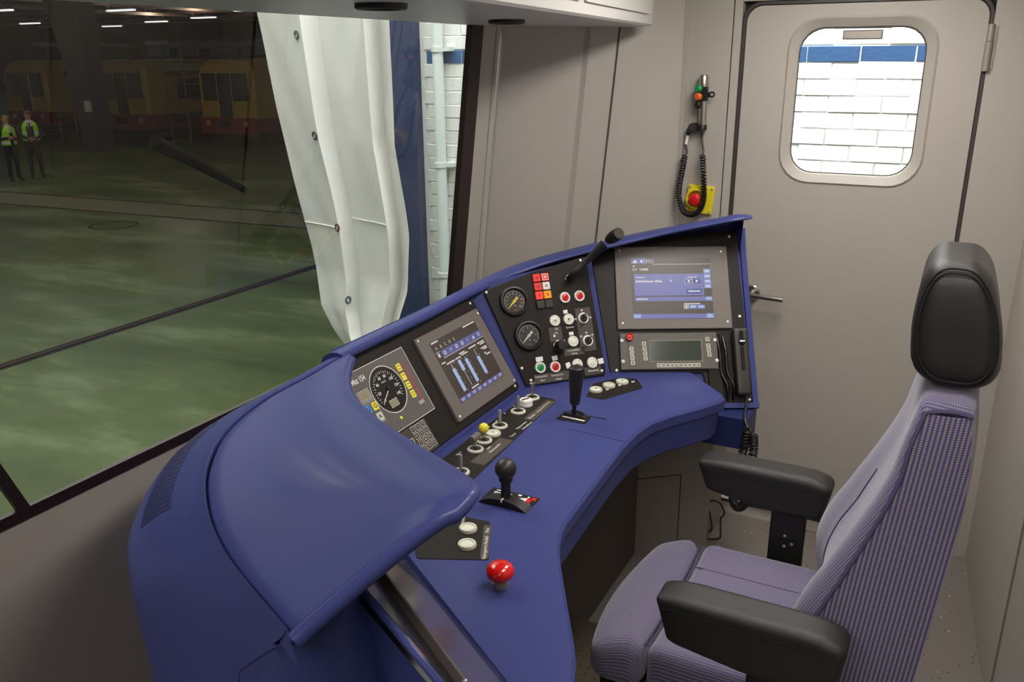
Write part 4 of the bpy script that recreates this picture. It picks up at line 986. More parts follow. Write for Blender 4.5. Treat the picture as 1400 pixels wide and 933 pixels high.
for x in (-.458, -.449): MB().tube([cush(V((x, 1.50+.44*i/12, .4935))) for i in range(13)], .0022, 6).build('piping', PIPING, st)
for y_ in (1.845, 1.595): MB().tube([cush(V((-.442+.30*i/10, y_, .5015))) for i in range(11)], .002, 6).build('seam', PIPING, st)
MB().pad(-.56, -.05, 1.50, 1.94, .33, .392, .01).build('seat_pan', BLACK, st)
MB().box(-.42, -.02, 1.58, 1.86, .05, .34).box(-.50, .14, 1.50, 1.56, .0, .06).box(-.50, .14, 1.88, 1.94, .0, .06).box(-.44, .0, 1.5, 1.94, .04, .07).build('pedestal', BLACK, st)
MB().box(.02, .13, 1.37, 1.43, .30, .34).box(.05, .13, 1.37, 1.43, .36, .39).box(-.1, .03, 1.40, 1.52, .31, .33).build('adjuster', BLACKG, st)
# backrest: stations (z, bolster crest x, back x, half width)
stn = [(.40, -.118, .045, .235), (.47, -.150, .05, .243), (.55, -.172, .055, .248), (.62, -.180, .058, .247), (.70, -.162, .066, .240), (.78, -.124, .076, .230), (.88, -.078, .086, .216), (.98, -.038, .090, .204), (1.05, -.022, .088, .194), (1.085, -.014, .084, .188), (1.115, -.006, .080, .180)]
def interp(z):
    for a, b_ in zip(stn[:-1], stn[1:]):
        if a[0] <= z <= b_[0]+1e-6:
            i = stn.index(a); p0 = stn[max(i-1, 0)]; p3 = stn[min(i+2, len(stn)-1)]; f = (z-a[0])/(b_[0]-a[0])
            return [.5*(2*a[k]+(b_[k]-p0[k])*f+(2*p0[k]-5*a[k]+4*b_[k]-p3[k])*f*f+(3*a[k]-p0[k]-3*b_[k]+p3[k])*f**3) for k in (1, 2, 3)]
    return stn[-1][1:]
def sect(z):
    xf, xb, w_ = interp(z)
    rec = .034*min(1, max(.15, (1.12-z)/.35)); dpt = .042 if z < .7 else max(.014, .042-.028*(z-.7)/.35)
    prof = [(-1.0, xf+dpt), (-.985, xf+dpt*.55), (-.94, xf+dpt*.18), (-.86, xf), (-.74, xf+.004), (-.62, xf+rec*.45), (-.50, xf+rec*.9), (-.25, xf+rec), (0, xf+rec)]
    prof = prof+[(-a, x) for a, x in prof[-2::-1]]
    return [V((x, yc+a*w_, z)) for a, x in prof], V((xb, yc, z)), w_
zs = [.40+.715*i/30 for i in range(31)]
rows = []; uvs = []
for z in zs:
    s_, bk, w_ = sect(z); rows.append(s_); acc = 0; U = []
    for i, p in enumerate(s_):
        if i: acc += (p-s_[i-1]).length
        U.append(acc)
    uvs.append([(u_-U[8], z) for u_ in U])
MB().grid([r[::-1] for r in rows], uvs=[u[::-1] for u in uvs]).build('backrest_front', BFAB, st, sharp=80)
for sgn in (-1, 1):
    rows = []; uvs = []; pip = []
    for z in zs:
        s_, bk, w_ = sect(z); p = s_[0] if sgn < 0 else s_[-1]; q = V((bk.x, yc+sgn*w_*.95, z))
        n_ = 7; rows.append([p.lerp(q, j/n_)+V((0, sgn*.006*math.sin(pi*j/n_), 0)) for j in range(n_+1)]); pip.append(p+V((0, sgn*.001, 0)))
        uvs.append([(r.x-.10*r.z*1.0, r.z) for r in rows[-1]])
    if sgn < 0: rows = [r[::-1] for r in rows]; uvs = [u[::-1] for u in uvs]
    MB().grid(rows[::-1], uvs=uvs[::-1]).build('side_panel', SFAB, st, sharp=80)
    top = [pip[-1].lerp(V((.082, yc+sgn*.171, 1.116)), j/6)+V((0, 0, .006*math.sin(pi*j/6))) for j in range(1, 7)]
    MB().tube(pip+top, .0042, 6).build('piping', PIPING, st)
rows = []; uvs = []
for z in zs:
    s_, bk, w_ = sect(z); rows.append([V((bk.x+.012*(1-(a/4)**2), yc+w_*.95*a/4, z)) for a in range(-4, 5)]); uvs.append([(p.y, z) for p in rows[-1]])
MB().grid(rows, uvs=uvs).build('back_panel', SFAB, st, sharp=80)
b = MB()
s_, bk, w_ = sect(1.115); lp = s_+[V((.081, yc+.171, 1.115)), V((.090, yc+.09, 1.115)), V((.092, yc, 1.115)), V((.090, yc-.09, 1.115)), V((.081, yc-.171, 1.115))]
def shr(kx, ky, z): return [V((.038+(p.x-.038)*kx, yc+(p.y-yc)*ky, z)) for p in lp]
lps = [lp, shr(.97, .985, 1.1235), shr(.86, .93, 1.132), shr(.65, .8, 1.1365), shr(.3, .5, 1.138)]
b.grid(lps, closed=True, uvs=[[(p.y, p.x) for p in q] for q in lps]); b.add(lps[-1], [tuple(range(len(lp)))], uvs=[(p.y, p.x) for p in lps[-1]]); b.build('backrest_top', BFAB, st, sharp=80)
for sgn in (-1, 1):
    b = MB(); b.tube([sect(.56+.30*i/14)[0][6 if sgn < 0 else 10]+V((-.0005, 0, 0)) for i in range(15)], .0022, 6); b.build('seam', mat('seam_navy', (52, 50, 104), .9), st)
b = MB()
for sgn in (-1,): b.tube([V((-.02+.055*i/6-.0, yc-.2, 0)) for i in range(2)], .001, 4) if False else None
# armrests
def arm(name, x0, x1, y, zt, zb):
    def fn(p):
        t = (p.x-x0)/(x1-x0); low = (zt-p.z)/(zt-zb)
        p.z += .028*low*max(0, 1-t/.55)**1.0 - .016*(t-.5)*0
        if t < .2: p.z -= .012*((.2-t)/.2)**2*(1-low); p.y = y+(p.y-y)*(1-.15*((.2-t)/.2)**2)
        if t < .12: p.x += .03*((.12-t)/.12)*low
        if t > .8: p.z -= .018*((t-.8)/.2)**2*(1-low); p.x -= .02*low*((t-.8)/.2)
        return p
    a = MB().pad(x0, x1, y-.042, y+.042, zb, zt, .018, fn, n=10).build(name, LEATHER, st, sharp=80, merge=.0002)
    sm = MB()
    for sg in (-1, 1):
        sm.tube([fn(V((x0+.012+(x1-x0-.03)*i/16, y+sg*.0425, zt-.030))) for i in range(17)], .0012, 5)
    sm.build('seam', mat('seam_black', (18, 16, 15), .9), a)
    return a
arm('armrest', -.497, -.160, 2.03, .724, .612)
arm('armrest', -.408, -.052, 1.41, .728, .600)
MB().pad(-.302, -.216, 2.015, 2.040, .33, .64, .006).build('armrest_post', BLACK, st)
MB().pad(-.225, -.075, 1.388, 1.425, .33, .63, .008).build('armrest_post', BLACK, st)
MB().box(-.30, -.22, 1.90, 2.02, .34, .40).box(-.21, -.09, 1.42, 1.54, .34, .40).build('armrest_bracket', BLACK, st)
b = MB()
for x, z in ((-.262, .545), (-.244, .525), (-.262, .515)): b.lathe([(.004, 0), (.004, .002), (.001, .003)], 10, M=frm((x, 2.014, z), (1, 0, 0), (0, 0, 1), (0, -1, 0)))
b.build('rivet', STEEL, st)
b = MB(); b.tube([(-.175, 2.02, .622), (-.150, 2.02, .612)], .008, 10).tube([(-.20, 2.02, .640), (-.185, 2.02, .61)], .006, 8); b.build('adjuster_screw', CHROME, st)
# headrest
hc = V((.035, 1.72, 1.235))
def hfn(p):
    t = (p.z-1.143)/.225
    k = 1-.36*max(0, (t-.40)/.60)**1.5-.16*max(0, (.25-t)/.25)**2
    p.x = .034+(p.x-.034)*k
    p.x += -.022*(t-.5)
    if t > .5: p.y = 1.72+(p.y-1.72)*(1-.10*((t-.5)/.5)**2)
    return p
MB().pad(-.037, .108, 1.588, 1.852, 1.143, 1.366, .040, hfn, n=8).build('headrest', LEATHER, st, sharp=80, merge=.0002)
# piped seam round the side face
def oval(y, k, n=44):
    out = []
    for i in range(n):
        a = 2*pi*i/n; ca, sa = math.cos(a), math.sin(a); e = 2/3.2
        out.append(hfn(V((.035+.071*k*abs(ca)**e*(1 if ca > 0 else -1), y, 1.2545+.111*k*abs(sa)**e*(1 if sa > 0 else -1)))))
    return out
hr = [o for o in st.children if o.name == 'headrest'][0]
for y, k in ((1.5895, .86), (1.5935, .925), (1.8505, .86)):
    MB().tube(oval(y, k), .0018, 6, closed=True).build('seam', mat('seam_black', (18, 16, 15), .9), hr)
b = MB()
for y in (1.66, 1.78): b.tube([(.042, y, 1.10), (.040, y, 1.18)], .0065, 10)
b.tube([(.042, 1.72, 1.10), (.040, 1.72, 1.18)], .010, 12); b.build('headrest_rod', CHROME, st)
b = MB()
for y in (1.66, 1.72, 1.78): b.lathe([(.02, 0), (.02, .006), (.012, .009)], 16, M=Matrix.Translation((.042, y, 1.126)))
b.build('rod_socket', BLACKG, st)

# ------------------------------------------------------------------ outside: the depot hall
HZ = -1.36
def hall_floor_mat():
    m = mat('worn_green_floor', (78, 92, 62), .38); nt = m.node_tree; b = nt.nodes['Principled BSDF']
    tc = nt.nodes.new('ShaderNodeTexCoord'); mp = nt.nodes.new('ShaderNodeMapping'); mp.inputs['Scale'].default_value = (.35, 1.0, 1); nt.links.new(tc.outputs['Object'], mp.inputs[0])
    n = nt.nodes.new('ShaderNodeTexNoise'); n.inputs['Scale'].default_value = .9; n.inputs['Detail'].default_value = 9; n.inputs['Roughness'].default_value = .65; nt.links.new(mp.outputs[0], n.inputs['Vector'])
    r = nt.nodes.new('ShaderNodeValToRGB'); e = r.color_ramp.elements; e[0].position = .3; e[0].color = lin((54, 68, 42))+(1,); e[1].position = .72; e[1].color = lin((120, 130, 102))+(1,)
    x = r.color_ramp.elements.new(.52); x.color = lin((78, 91, 58))+(1,)
    nt.links.new(n.outputs['Fac'], r.inputs[0]); nt.links.new(r.outputs[0], b.inputs['Base Color'])
    rr = nt.nodes.new('ShaderNodeMapRange'); rr.inputs[3].default_value = .22; rr.inputs[4].default_value = .6; nt.links.new(n.outputs['Fac'], rr.inputs[0]); nt.links.new(rr.outputs[0], b.inputs['Roughness'])
    return m
hf = thing('floor_hall', 'worn green painted floor of the depot hall', None, (-20, 20, HZ), kind='structure')
MB().box(-110, 4, -6, 95, HZ-.2, HZ).build('slab', hall_floor_mat(), hf)
CONC = mat('hall_concrete', (96, 98, 78), .6, noise=.2, nscale=2)
RAILM = mat('rail_steel', (64, 50, 44), .45, .6); RAILD = mat('rail_groove', (26, 20, 18), .8)
SL = .0746
def lane(y0, w0, name, z, m): 
    return MB().add([(-60, y0+SL*(-60+13.24), HZ+z), (4, y0+SL*(4+13.24), HZ+z), (4, y0+w0+SL*(4+13.24), HZ+z), (-60, y0+w0+SL*(-60+13.24), HZ+z)], [(0, 1, 2, 3)]).build(name, m, hf)
lane(12.52, 1.27, 'concrete_strip', .002, CONC); lane(12.42, .09, 'floor_rail', .004, RAILD); lane(13.74, .09, 'floor_rail', .004, RAILD)
for x in (-8.69,):
    MB().box(x-.03, x+.04, -5, 12.2, HZ, HZ+.012).build('floor_rail', RAILM, hf); MB().box(x-.10, x-.03, -5, 12.2, HZ, HZ+.003).build('rail_groove', RAILD, hf); MB().box(x+.04, x+.09, -5, 12.2, HZ, HZ+.003).build('rail_groove', RAILD, hf)
MB().ring((-14.59, 11.28), .40, .46, HZ+.003, n=40).build('manhole_rim', RAILD, hf)

# white painted brick wall beside the track
BRW = mat('white_painted_brick', (226, 228, 224), .6, noise=.05, nscale=6, bump=.35, bscale=60)
BRB = mat('blue_painted_brick', (52, 88, 132), .6, noise=.12, nscale=14, bump=.35, bscale=60)
bw = thing('wall_hall', 'white painted brick wall of the depot hall beside the train', None, (-1, 4.7, HZ), kind='structure')
MB().box(-3.25, 6, 4.70, 4.95, HZ, 5.6).build('wall_core', mat('brick_joint_white', (222, 224, 220), .7, bump=.3, bscale=40), bw)
proto = {}
def brick(x, z, L, m):
    key = (round(L, 3), m.name)
    if key not in proto:
        b = MB(); h = .037; l = L/2-.003
        b.plate([(-l, -h), (l, -h), (l, h), (-l, h)], -.004, .005, .0025, M=frm((0, 0, 0), (1, 0, 0), (0, 0, 1), (0, -1, 0)))
        o = b.build('brick', m, bw, local=True); proto[key] = o
    else:
        o = proto[key].copy(); COL.objects.link(o)
    o.matrix_parent_inverse = Matrix.Identity(4)
    o.location = V((x, 4.70+random.uniform(-.003, .004), z))-RM[bw].translation
    o.rotation_euler = (random.uniform(-.012, .012), random.uniform(-.008, .008), random.uniform(-.008, .008))
for k in range(-24, 6):
    z = 1.712+.080*k; m = BRB if k == 0 else BRW
    for xa, xb, kmin, kmax in ((-1.12, .50, -9, 4), (-3.02, -2.42, -24, 5)):
        if not (kmin <= k <= kmax): continue
        off = .125 if k % 2 else 0; j0 = math.floor((xa-off)/.25)
        for j in range(j0, j0+12):
            a, b_ = j*.25+off, (j+1)*.25+off; a, b_ = max(a, xa), min(b_, xb)
            if b_-a > .05: brick((a+b_)/2, z, b_-a, m)
MB().box(-2.42, -1.12, 4.688, 4.70, 1.677, 1.747).box(.50, 6, 4.688, 4.70, 1.677, 1.747).build('painted_band', BRB, bw)
MB().box(-3.26, -3.045, 4.62, 4.96, HZ, 5.6).build('blue_pilaster', mat('navy_paint', (44, 56, 88), .5, noise=.1, nscale=9), bw)
pi_ = thing('drain_pipe', 'pale vertical pipe with brackets on the white brick wall', 'pipe', (-2.885, 4.66, HZ))
MB().tube([(-2.885, 4.645, HZ), (-2.885, 4.645, 5.4)], .034, 16).build('pipe', mat('pale_pipe', (206, 216, 214), .5), pi_)
for z in (1.74, 1.055, .35): MB().lathe([(.040, 0), (.040, .03)], 16, M=Matrix.Translation((-2.885, 4.645, z))).box(-2.86, -2.80, 4.64, 4.70, z+.005, z+.03).build('pipe_clip', mat('pale_pipe', (206, 216, 214), .5), pi_)

# white tarpaulin curtain hanging beside the windscreen
ct = thing('tarpaulin_curtain', 'white tarpaulin curtain with metal eyelets hanging beside the windscreen', 'curtain', (-2.9, 3.6, .2))
Ledge = spline([(-3.62, 3.4), (-3.46, 2.5), (-3.35, 1.94), (-3.27, 1.45), (-3.19, 1.05), (-3.11, .72), (-3.05, .42), (-2.97, .27), (-2.88, .17)], 60)if False else None
def interp1(tab, z):
    for (x0, z0), (x1, z1) in zip(tab[:-1], tab[1:]):
        if z1 <= z <= z0: return x0+(x1-x0)*(z-z0)/(z1-z0)
    return tab[-1][0] if z < tab[-1][1] else tab[0][0]
LT = [(-3.62, 3.5), (-3.35, 1.94), (-3.27, 1.45), (-3.19, 1.08), (-3.11, .74), (-3.05, .40), (-2.97, .28), (-2.86, .17)]
RT = [(-2.46, 3.5), (-2.48, 1.9), (-2.485, 1.30), (-2.44, 1.0), (-2.425, .85), (-2.45, .55), (-2.52, .35), (-2.62, .17)]
def fold(t, z):
    y = 0
    if t < .40: y = .03-.08*(t/.40)**1.3
    elif t < .43: y = -.05+.11*(t-.40)/.03
    elif t < .84: y = .06-.11*((t-.43)/.41)
    elif t < .87: y = -.05+.09*(t-.84)/.03
    else: y = .04-.07*((t-.87)/.13)
    amp = .75+.25*max(0, min(1, z/2))
    y *= amp
    y += .004*math.sin(7*t+3.1*z)*math.sin(2.3*z+1)+.002*math.sin(19*t-6*z)+.0015*math.sin(11*z+23*t)
    return y - .10*max(0, .6-z)
def cpt(t, z): 
    a, b_ = interp1(LT, z), interp1(RT, z); return V((a+(b_-a)*t, 3.6+fold(t, z), z))
tsx = sorted(set([i/60 for i in range(61)]+[.39, .40, .41, .42, .43, .84, .85, .86, .87]))
rows = [[cpt(t, z) for t in tsx] for z in [.17+3.33*(i/110)**1.15 for i in range(111)]]
TARP = mat('white_tarpaulin', (236, 238, 234), .45, noise=.02, nscale=6, bump=.35, bscale=9)
MB().grid(rows[::-1]).build('sheet', TARP, ct, sharp=50)
for px in ((.345, 1.82), (.365, 1.33), (.385, .86), (.405, .47)):
    c = cpt(*px); n_ = (cpt(px[0]+.01, px[1])-c).cross(cpt(px[0], px[1]+.02)-c).normalized()
    if n_.y > 0: n_ = -n_
    u_ = V((1, 0, 0)); u_ = (u_-n_*u_.dot(n_)).normalized(); T = frm(c, u_, n_.cross(u_), n_)
    MB().lathe([(.022, .001), (.022, .004), (.018, .006), (.013, .006), (.011, .002)], 20, M=T, close=False).build('eyelet', mat('eyelet_steel', (120, 122, 118), .4, .7), ct)
MB().tube([cpt(.39*i/20, .86)+V((0, -.003, 0)) for i in range(21)], .0022, 5).build('sheet_seam', TARP, ct)
MB().tube([cpt(.44+.39*i/20, .90)+V((0, -.003, 0)) for i in range(21)], .0022, 5).build('sheet_seam', TARP, ct)
MB().tube([(-3.75, 3.6, 3.5), (-2.3, 3.6, 3.5)], .025, 10).tube([(-3.7, 3.6, 3.5), (-3.7, 3.6, 6.9)], .01, 6).tube([(-2.35, 3.6, 3.5), (-2.35, 3.6, 6.9)], .01, 6).build('hanging_rail', STEEL, ct)

# wiper on the outside of the windscreen
wp = thing('windscreen_wiper', 'dark wiper arm lying across the outside of the windscreen', 'wiper', (-1.55, 1.3, 1.45))
wx = lambda z: WS(z)-.035
MB().tube([(wx(1.542), 1.265, 1.542), (wx(1.49), 1.37, 1.49), (wx(1.41), 1.52, 1.41)], [.016, .013, .008], 8).build('arm', mat('wiper_black', (14, 13, 13), .95, spec=.1), wp)

# parked yellow and red trains
TY = mat('train_yellow', (140, 112, 30), .55); TR_ = mat('train_red', (104, 26, 18), .5); TC = mat('train_cream', (142, 138, 100), .5); TG = mat('train_window', (24, 22, 24), .25); TU = mat('train_underframe', (34, 26, 24), .8)
LAMPW = mat('train_headlight', (240, 236, 220), .3, emit=2.0)
def train(x0, y0, label, L=34, W=2.75):
    t = thing('train', label, 'train', (x0+W/2, y0, HZ), 'parked trains')
    x1 = x0+W; zf, zr = HZ+1.05, HZ+3.12
    # cross-section loop of the upper body (x, z)
    def ring(y, k=1, top=zr, bot=zf):
        c = x0+W/2; w_ = W/2*k
        return [V((c-w_, y, bot)), V((c-w_, y, top-.55)), V((c-w_*.94, y, top-.22)), V((c-w_*.72, y, top-.03)), V((c, y, top)), V((c+w_*.72, y, top-.03)), V((c+w_*.94, y, top-.22)), V((c+w_, y, top-.55)), V((c+w_, y, bot))]
    b = MB(); rs = [ring(y0, .90, zr-.16), ring(y0+.12, .97, zr-.06), ring(y0+.5), ring(y0+L)]
    b.grid(rs); b.add(rs[0], [tuple(range(9))[::-1]]); b.add(rs[-1], [tuple(range(9))]); b.build('body', TY, t, sharp=30)
    b = MB(); b.box(x0+.02, x1-.02, y0+.05, y0+L, HZ+.55, zf+.02); b.box(x0+.06, x1-.06, y0-.05, y0+.1, HZ+.5, zf+.03); b.build('red_skirt', TR_, t)
    MB().box(x1-.01, x1+.012, y0+.9, y0+L, zr-.62, zr-.45).build('red_line', TR_, t)
    MB().box(x1-.06, x1+.010, y0+.8, y0+L, zr-.44, zr-.16).build('cream_cantrail', TC, t)
    # front window band and pillars
    fw = MB().box(x0+.28, x1-.28, y0-.02, y0+.1, zf+.62, zr-.50).build('front_window', TG, t)
    MB().box(x0+W/2-.34, x0+W/2+.34, y0-.045, y0+.05, zf-.02, zr-.52).frame(0, 0, 0, 0, 0).build('end_door', TG, t)
    for xx in (x0+W/2-.36, x0+W/2+.32): MB().box(xx, xx+.04, y0-.05, y0+.05, zf, zr-.5).build('door_frame', TC, t)
    for xx in (x0+.45, x1-.45): MB().lathe([(.10, 0), (.10, .04), (.08, .05)], 16, M=frm((xx, y0-.05, zf-.18), (1, 0, 0), (0, 0, 1), (0, -1, 0))).build('headlight', TC, t)
    for k in range(6):
        ya = y0+1.5+k*5.2
        MB().plate(rrect(ya, ya+1.5, zf+.55, zr-.72, .12, 3), -.02, .012, .004, M=frm((x1, 0, 0), (0, 1, 0), (0, 0, 1), (1, 0, 0))).build('side_window', TG, t)
        for j in range(2): MB().plate(rrect(ya+2.2+j*.85, ya+2.9+j*.85, zf+.1, zr-.66, .1, 3), -.02, .014, .004, M=frm((x1, 0, 0), (0, 1, 0), (0, 0, 1), (1, 0, 0))).build('side_door', TG, t)
    MB().box(x0+.2, x1-.2, y0+.4, y0+L-.3, HZ+.18, HZ+.6).build('underframe', TU, t)
    for yy in (y0+2.0, y0+4.2, y0+L-5, y0+L-2.8):
        for xx in (x0+.45, x1-.55): MB().lathe([(.42, 0), (.42, .10), (.30, .12)], 24, M=frm((xx, yy, HZ+.42), (0, 1, 0), (0, 0, 1), (1, 0, 0))).build('wheel', TU, t)
    MB().box(x0+W/2-.15, x0+W/2+.15, y0-.35, y0, HZ+.75, HZ+.98).build('coupler', TU, t)
train(-30.75, 24, 'yellow and red train with black end door, middle of the parked row')
train(-25.35, 24, 'yellow and red train nearest the white curtain, end of the parked row')
train(-36.6, 24, 'yellow and red train parked behind the two people in safety vests')

# steel portal column with tapering haunch
HST = mat('hall_steel', (58, 52, 56), .6)
pc = thing('portal_column', 'big dark steel portal column with a tapering haunch in the hall', 'column', (-27.9, 21.35, HZ))
MB().add([(x, y, z) for y in (21.15, 21.55) for x, z in ((-28.30, HZ), (-27.42, HZ), (-27.55, 6.6), (-30.6, 6.6), (-29.4, 4.2), (-28.65, 1.6))], [(5, 4, 3, 2, 1, 0), (6, 7, 8, 9, 10, 11)]+[(i, (i+1) % 6, 6+(i+1) % 6, 6+i) for i in range(6)]).build('web', HST, pc)
MB().box(-27.56, -27.36, 21.0, 21.7, HZ, 6.6).build('flange', HST, pc)
MB().box(-27.62, -27.36, 20.9, 21.0, .02, .38).build('notice', mat('pale_notice', (170, 168, 160), .6), pc)
# roof structure with lamps
hr_ = thing('roof_hall', 'dark hall roof with trusses high above the parked trains', None, (-30, 40, 7), kind='structure')
MB().box(-110, 6, -6, 95, 7.2, 7.4).build('roof_deck', mat('roof_dark', (84, 76, 82), .8), hr_)
for k in range(9):
    y = 18+k*7.5
    MB().box(-110, -4, y, y+.25, 5.9, 6.15).build('roof_beam', mat('beam_brown', (120, 100, 88), .7), hr_)
    b = MB()
    for j in range(36): b.tube([(-108+3*j, y+.12, 6.1), (-106.5+3*j, y+.12, 7.2), (-105+3*j, y+.12, 6.1)], .05, 4)
    b.build('truss_web', mat('beam_brown', (120, 100, 88), .7), hr_)
for k in range(6):
    x = -22-k*9; MB().box(x, x+.25, 8, 92, 5.6, 5.85).build('roof_purlin', mat('beam_brown', (120, 100, 88), .7), hr_)
LT_ = mat('hall_lamp', (245, 248, 255), .4, emit=1.6)
for i, (x, y) in enumerate(((-53.2, 44.3), (-66, 58.6), (-78, 63.6), (-56.9, 55.4), (-78, 54.7), (-44.7, 39.9), (-46, 49.1), (-60, 40), (-40, 52), (-72, 45))):
    l = thing('hall_lamp', 'long bright lamp hanging under the dark hall roof', 'lamp', (x, y, 5), 'hall roof lamps')
    if i in (0, 1, 3, 5):
        pl_ = bpy.data.lights.new('hall_lamp_light', 'POINT'); pl_.energy = 420; pl_.color = (1, .92, .8); pl_.shadow_soft_size = .4
        po_ = bpy.data.objects.new('hall_lamp_light', pl_); COL.objects.link(po_); po_.location = (x, y, 5.45)
    MB().box(x-1.3, x+1.3, y-.16, y+.16, 5.0, 5.10).build('diffuser', LT_, l); MB().box(x-1.52, x+1.52, y-.24, y+.24, 5.12, 5.2).tube([(x-1.2, y, 5.2), (x-1.2, y, 7.2)], .02, 4).tube([(x+1.2, y, 5.2), (x+1.2, y, 7.2)], .02, 4).build('lamp_case', HST, l)
hw = thing('wall_hall', 'dark far wall of the hall with a pale window band', None, (-70, 92, HZ), kind='structure')
MB().box(-110, -20, 92, 92.4, HZ, 7.3).box(-110.4, -110, -6, 92, HZ, 7.3).build('wall_core', mat('far_wall', (62, 50, 48), .8), hw)
for k in range(14): MB().box(-106+6*k, -101.5+6*k, 91.9, 92, 2.4, 4.4).build('hall_window', mat('window_dusk', (70, 80, 104), .5, emit=.06), hw)
# servicing platforms between the trains: posts and handrails
def platform(x, y0, label):
    t = thing('service_platform', label, 'platform', (x, y0, HZ), 'service platforms')
    MB().box(x-.5, x+.5, y0, y0+26, -.30, -.20).build('deck', HST, t)
    for k in range(5):
        for s_ in (-.5, .46): MB().box(x+s_, x+s_+.05, y0+k*1.9, y0+k*1.9+.06, HZ, 2.3 if k % 2 == 0 else .95).build('post', mat('galvanised', (98, 92, 86), .5), t)
    for z in (.30, .85): 
        for s_ in (-.48, .48): MB().tube([(x+s_, y0, z), (x+s_, y0+26, z)], .022, 6).build('handrail', mat('galvanised', (98, 92, 86), .5), t)
    MB().box(x-.6, x+.6, y0-.6, y0+26, 2.25, 2.4).build('overhead_duct', mat('galvanised', (98, 92, 86), .5), t)
    for j in range(4): MB().box(x-.45, x+.45, y0-.9+.22*j, y0-.72+.22*j, HZ+.2+.24*j, HZ+.23+.24*j).build('step', HST, t)
platform(-26.7, 24.2, 'railed service platform between the two trains nearest the curtain')
platform(-32.1, 23.4, 'railed service platform behind the tall dark portal column')
ex = thing('exit_sign', 'small glowing green exit sign high in the hall', 'sign', (-47, 30.5, 5.3))
MB().box(-47.9, -46.1, 30.4, 30.5, 5.0, 5.7).build('sign_box', mat('exit_green', (40, 190, 110), .4, emit=1.2), ex); MB().tube([(-47, 30.45, 5.7), (-47, 30.45, 7.2)], .03, 5).build('rod', HST, ex)

# two people in safety vests
SKIN = mat('skin', (176, 124, 100), .6); SUIT = mat('dark_suit', (30, 26, 30), .85); VEST = mat('vest_lime', (150, 214, 40), .6, emit=.0); REFL = mat('reflective_band', (206, 208, 200), .4)
HAIR1 = mat('fair_hair', (150, 118, 80), .8); HAIR2 = mat('grey_hair', (92, 78, 70), .8); SHIRT = mat('pale_shirt', (190, 196, 206), .7); SHOE = mat('black_shoe', (20, 18, 18), .5)
def skin(name, joints, bones, mats, M, parent, root=0, sub=2):
    me = bpy.data.meshes.new(name); keys = list(joints); ix = {k: i for i, k in enumerate(keys)}
    me.from_pydata([tuple((RM[parent].inverted() @ M) @ V(joints[k][0])) for k in keys], [(ix[a], ix[b_]) for a, b_ in bones], [])
    o = bpy.data.objects.new(name, me); COL.objects.link(o); o.parent = parent; RM[o] = RM[parent]
    md = o.modifiers.new('skin', 'SKIN'); md.use_smooth_shade = True
    for i, k in enumerate(keys):
        r = joints[k][1]; sv = me.skin_vertices[0].data[i]; sv.radius = (r, r) if not isinstance(r, tuple) else r; sv.use_root = (i == root)
    s_ = o.modifiers.new('sub', 'SUBSURF'); s_.levels = sub; s_.render_levels = sub
    for m in (mats if isinstance(mats, list) else [mats]): me.materials.append(m)
    dg = bpy.context.evaluated_depsgraph_get(); me2 = bpy.data.meshes.new_from_object(o.evaluated_get(dg)); o.modifiers.clear(); o.data = me2; me2.name = name
    return o
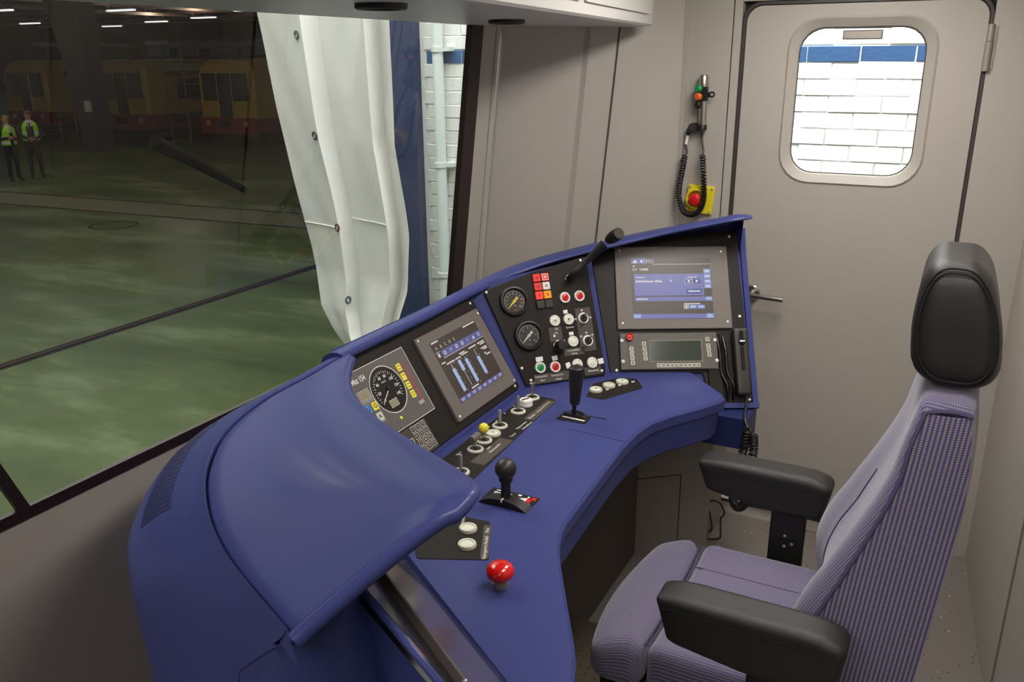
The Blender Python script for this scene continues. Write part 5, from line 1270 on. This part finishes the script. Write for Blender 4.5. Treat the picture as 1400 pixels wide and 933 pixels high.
def person(loc, rz, H, label, hair, arms, bald=False):
    M = Matrix.Translation(loc) @ Matrix.Rotation(rz, 4, 'Z') @ Matrix.Scale(H/1.75, 4)
    t = thing('person', label, 'person', Matrix.Translation(loc))
    # figure faces -y in its own frame
    J = {'pelvis': ((0, 0, .95), (.155, .11)), 'waist': ((0, .01, 1.10), (.150, .105)), 'chest': ((0, .0, 1.30), (.175, .115)), 'collar': ((0, .0, 1.45), (.12, .085)), 'neck': ((0, .0, 1.51), .055), 'head0': ((0, -.01, 1.585), (.068, .08)), 'head1': ((0, -.012, 1.66), (.078, .095)), 'top': ((0, .0, 1.72), (.055, .065))}
    B = [('pelvis', 'waist'), ('waist', 'chest'), ('chest', 'collar'), ('collar', 'neck'), ('neck', 'head0'), ('head0', 'head1'), ('head1', 'top')]
    for s_, n_ in ((-1, 'a'), (1, 'b')):
        J.update({'hip'+n_: ((.09*s_, 0, .88), .092), 'knee'+n_: ((.11*s_, -.015, .50), .064), 'ank'+n_: ((.12*s_, .02, .09), .046), 'toe'+n_: ((.14*s_, -.13, .035), .036),
                  'sho'+n_: ((.185*s_, .0, 1.41), .066), 'elb'+n_: (arms[n_][0], .048), 'wri'+n_: (arms[n_][1], .034), 'palm'+n_: (arms[n_][2], (.042, .02))})
        B += [('pelvis', 'hip'+n_), ('hip'+n_, 'knee'+n_), ('knee'+n_, 'ank'+n_), ('ank'+n_, 'toe'+n_), ('collar', 'sho'+n_), ('sho'+n_, 'elb'+n_), ('elb'+n_, 'wri'+n_), ('wri'+n_, 'palm'+n_)]
    body = skin('body', J, B, [SUIT, SKIN, SHIRT, SHOE], M, t)
    inv = M.inverted() @ RM[t]
    for p in body.data.polygons:
        c = inv @ p.center
        near = min((c-V(arms[n_][2])).length for n_ in 'ab')
        if c.z > 1.50 or near < .06: p.material_index = 1
        elif c.z > 1.28 and abs(c.x) < .035+.04*(c.z-1.28)/.2 and c.y < -.05: p.material_index = 2
        elif c.z < .07: p.material_index = 3
    # fingers and thumb on each hand
    for n_ in 'ab':
        p = V(arms[n_][2]); d = (p-V(arms[n_][1])).normalized(); sd = d.cross(V((0, 0, 1))).normalized(); up_ = sd.cross(d)
        b = MB()
        for k in range(4):
            o_ = p+up_*(.024-.016*k)+d*.02; l = (.055, .062, .058, .045)[k]
            b.tube([M @ o_, M @ (o_+d*l*.5-sd*.004), M @ (o_+d*l-sd*.02)], [.0095, .009, .007], 6)
        o_ = p+up_*.03-d*.01; b.tube([M @ o_, M @ (o_+up_*.02+d*.02), M @ (o_+up_*.028+d*.045)], [.011, .010, .008], 6)
        b.build('fingers', SKIN, t)
    # face: eyes, nose, mouth, ears
    b = MB(); b.add([(-.012, -.095, 1.615), (.012, -.095, 1.615), (0, -.122, 1.617), (0, -.098, 1.655)], [(0, 1, 2), (0, 2, 3), (2, 1, 3)], 0, M)
    for s_ in (-1, 1): b.sphere((.078*s_, .005, 1.635), .02, 0, M, 8, 6, 1.6); b.sphere((.03*s_, -.092, 1.648), .009, 1, M, 8, 6)
    b.box(-.022, .022, -.094, -.088, 1.588, 1.594, 2, M); b.build('face', [SKIN, mat('eye_dark', (40, 34, 30), .4), mat('lips', (140, 84, 76), .6)], t)
    # hair
    b = MB(); rows = []
    for j in range(7):
        a = j/6*pi*.56; rows.append([M @ V((.088*math.sin(a)*math.cos(q_*2*pi/18), .012+.105*math.sin(a)*math.sin(q_*2*pi/18), 1.645+.102*math.cos(a)+(.035 if math.sin(q_*2*pi/18) < -.3 else -.03)*math.sin(a))) for q_ in range(18)])
    b.grid(rows, closed=True); b.build('hair', hair, t)
    # vest: open front, bands at the hem
    def vring(z, kx, ky, a0, a1, n=18): return [M @ V((kx*math.sin(R(a0+(a1-a0)*i/n)), ky*-math.cos(R(a0+(a1-a0)*i/n)), z)) for i in range(n+1)]
    op = 26 if bald else 14
    zsv = [(.98, .205, .150, op), (1.06, .196, .142, op), (1.15, .190, .138, op), (1.25, .200, .145, op), (1.34, .205, .148, op*.9), (1.41, .185, .135, op*.8), (1.47, .13, .105, op*.8)]
    b = MB(); rows = [vring(z, kx, ky, a, 360-a) for z, kx, ky, a in zsv]
    b.grid(rows[::-1]); 
    vo = b.build('safety_vest', [VEST, REFL], t)
    for z in (1.02, 1.16):
        b = MB(); b.grid([vring(z+.05, .203, .149, op, 360-op), vring(z, .207, .152, op, 360-op)]); b.build('reflective_band', REFL, vo)
    if bald:
        MB().add([(-.02, -.125, 1.45), (.02, -.125, 1.45), (.03, -.135, 1.15), (0, -.137, 1.10), (-.03, -.135, 1.15)], [(0, 1, 2, 3, 4)], 0, M).build('tie', mat('dark_tie', (40, 40, 66), .6), t)
    return t
face = math.atan2(-15, 22.6)+pi/2
person((-22.66, 15.36, HZ), face, 1.80, 'bald man in a dark suit and open lime safety vest with clasped hands', HAIR2, {'a': ((-.30, .02, 1.14), (-.10, -.20, 1.06), (-.02, -.23, 1.04)), 'b': ((.30, .02, 1.14), (.12, -.20, 1.05), (.03, -.235, 1.02))}, True)
person((-22.52, 14.62, HZ), face+.55, 1.72, 'fair haired person in a dark jacket and lime safety vest with folded arms', HAIR1, {'a': ((-.27, .0, 1.14), (-.02, -.19, 1.18), (.07, -.18, 1.20)), 'b': ((.27, .0, 1.14), (.03, -.22, 1.15), (-.06, -.21, 1.16))})
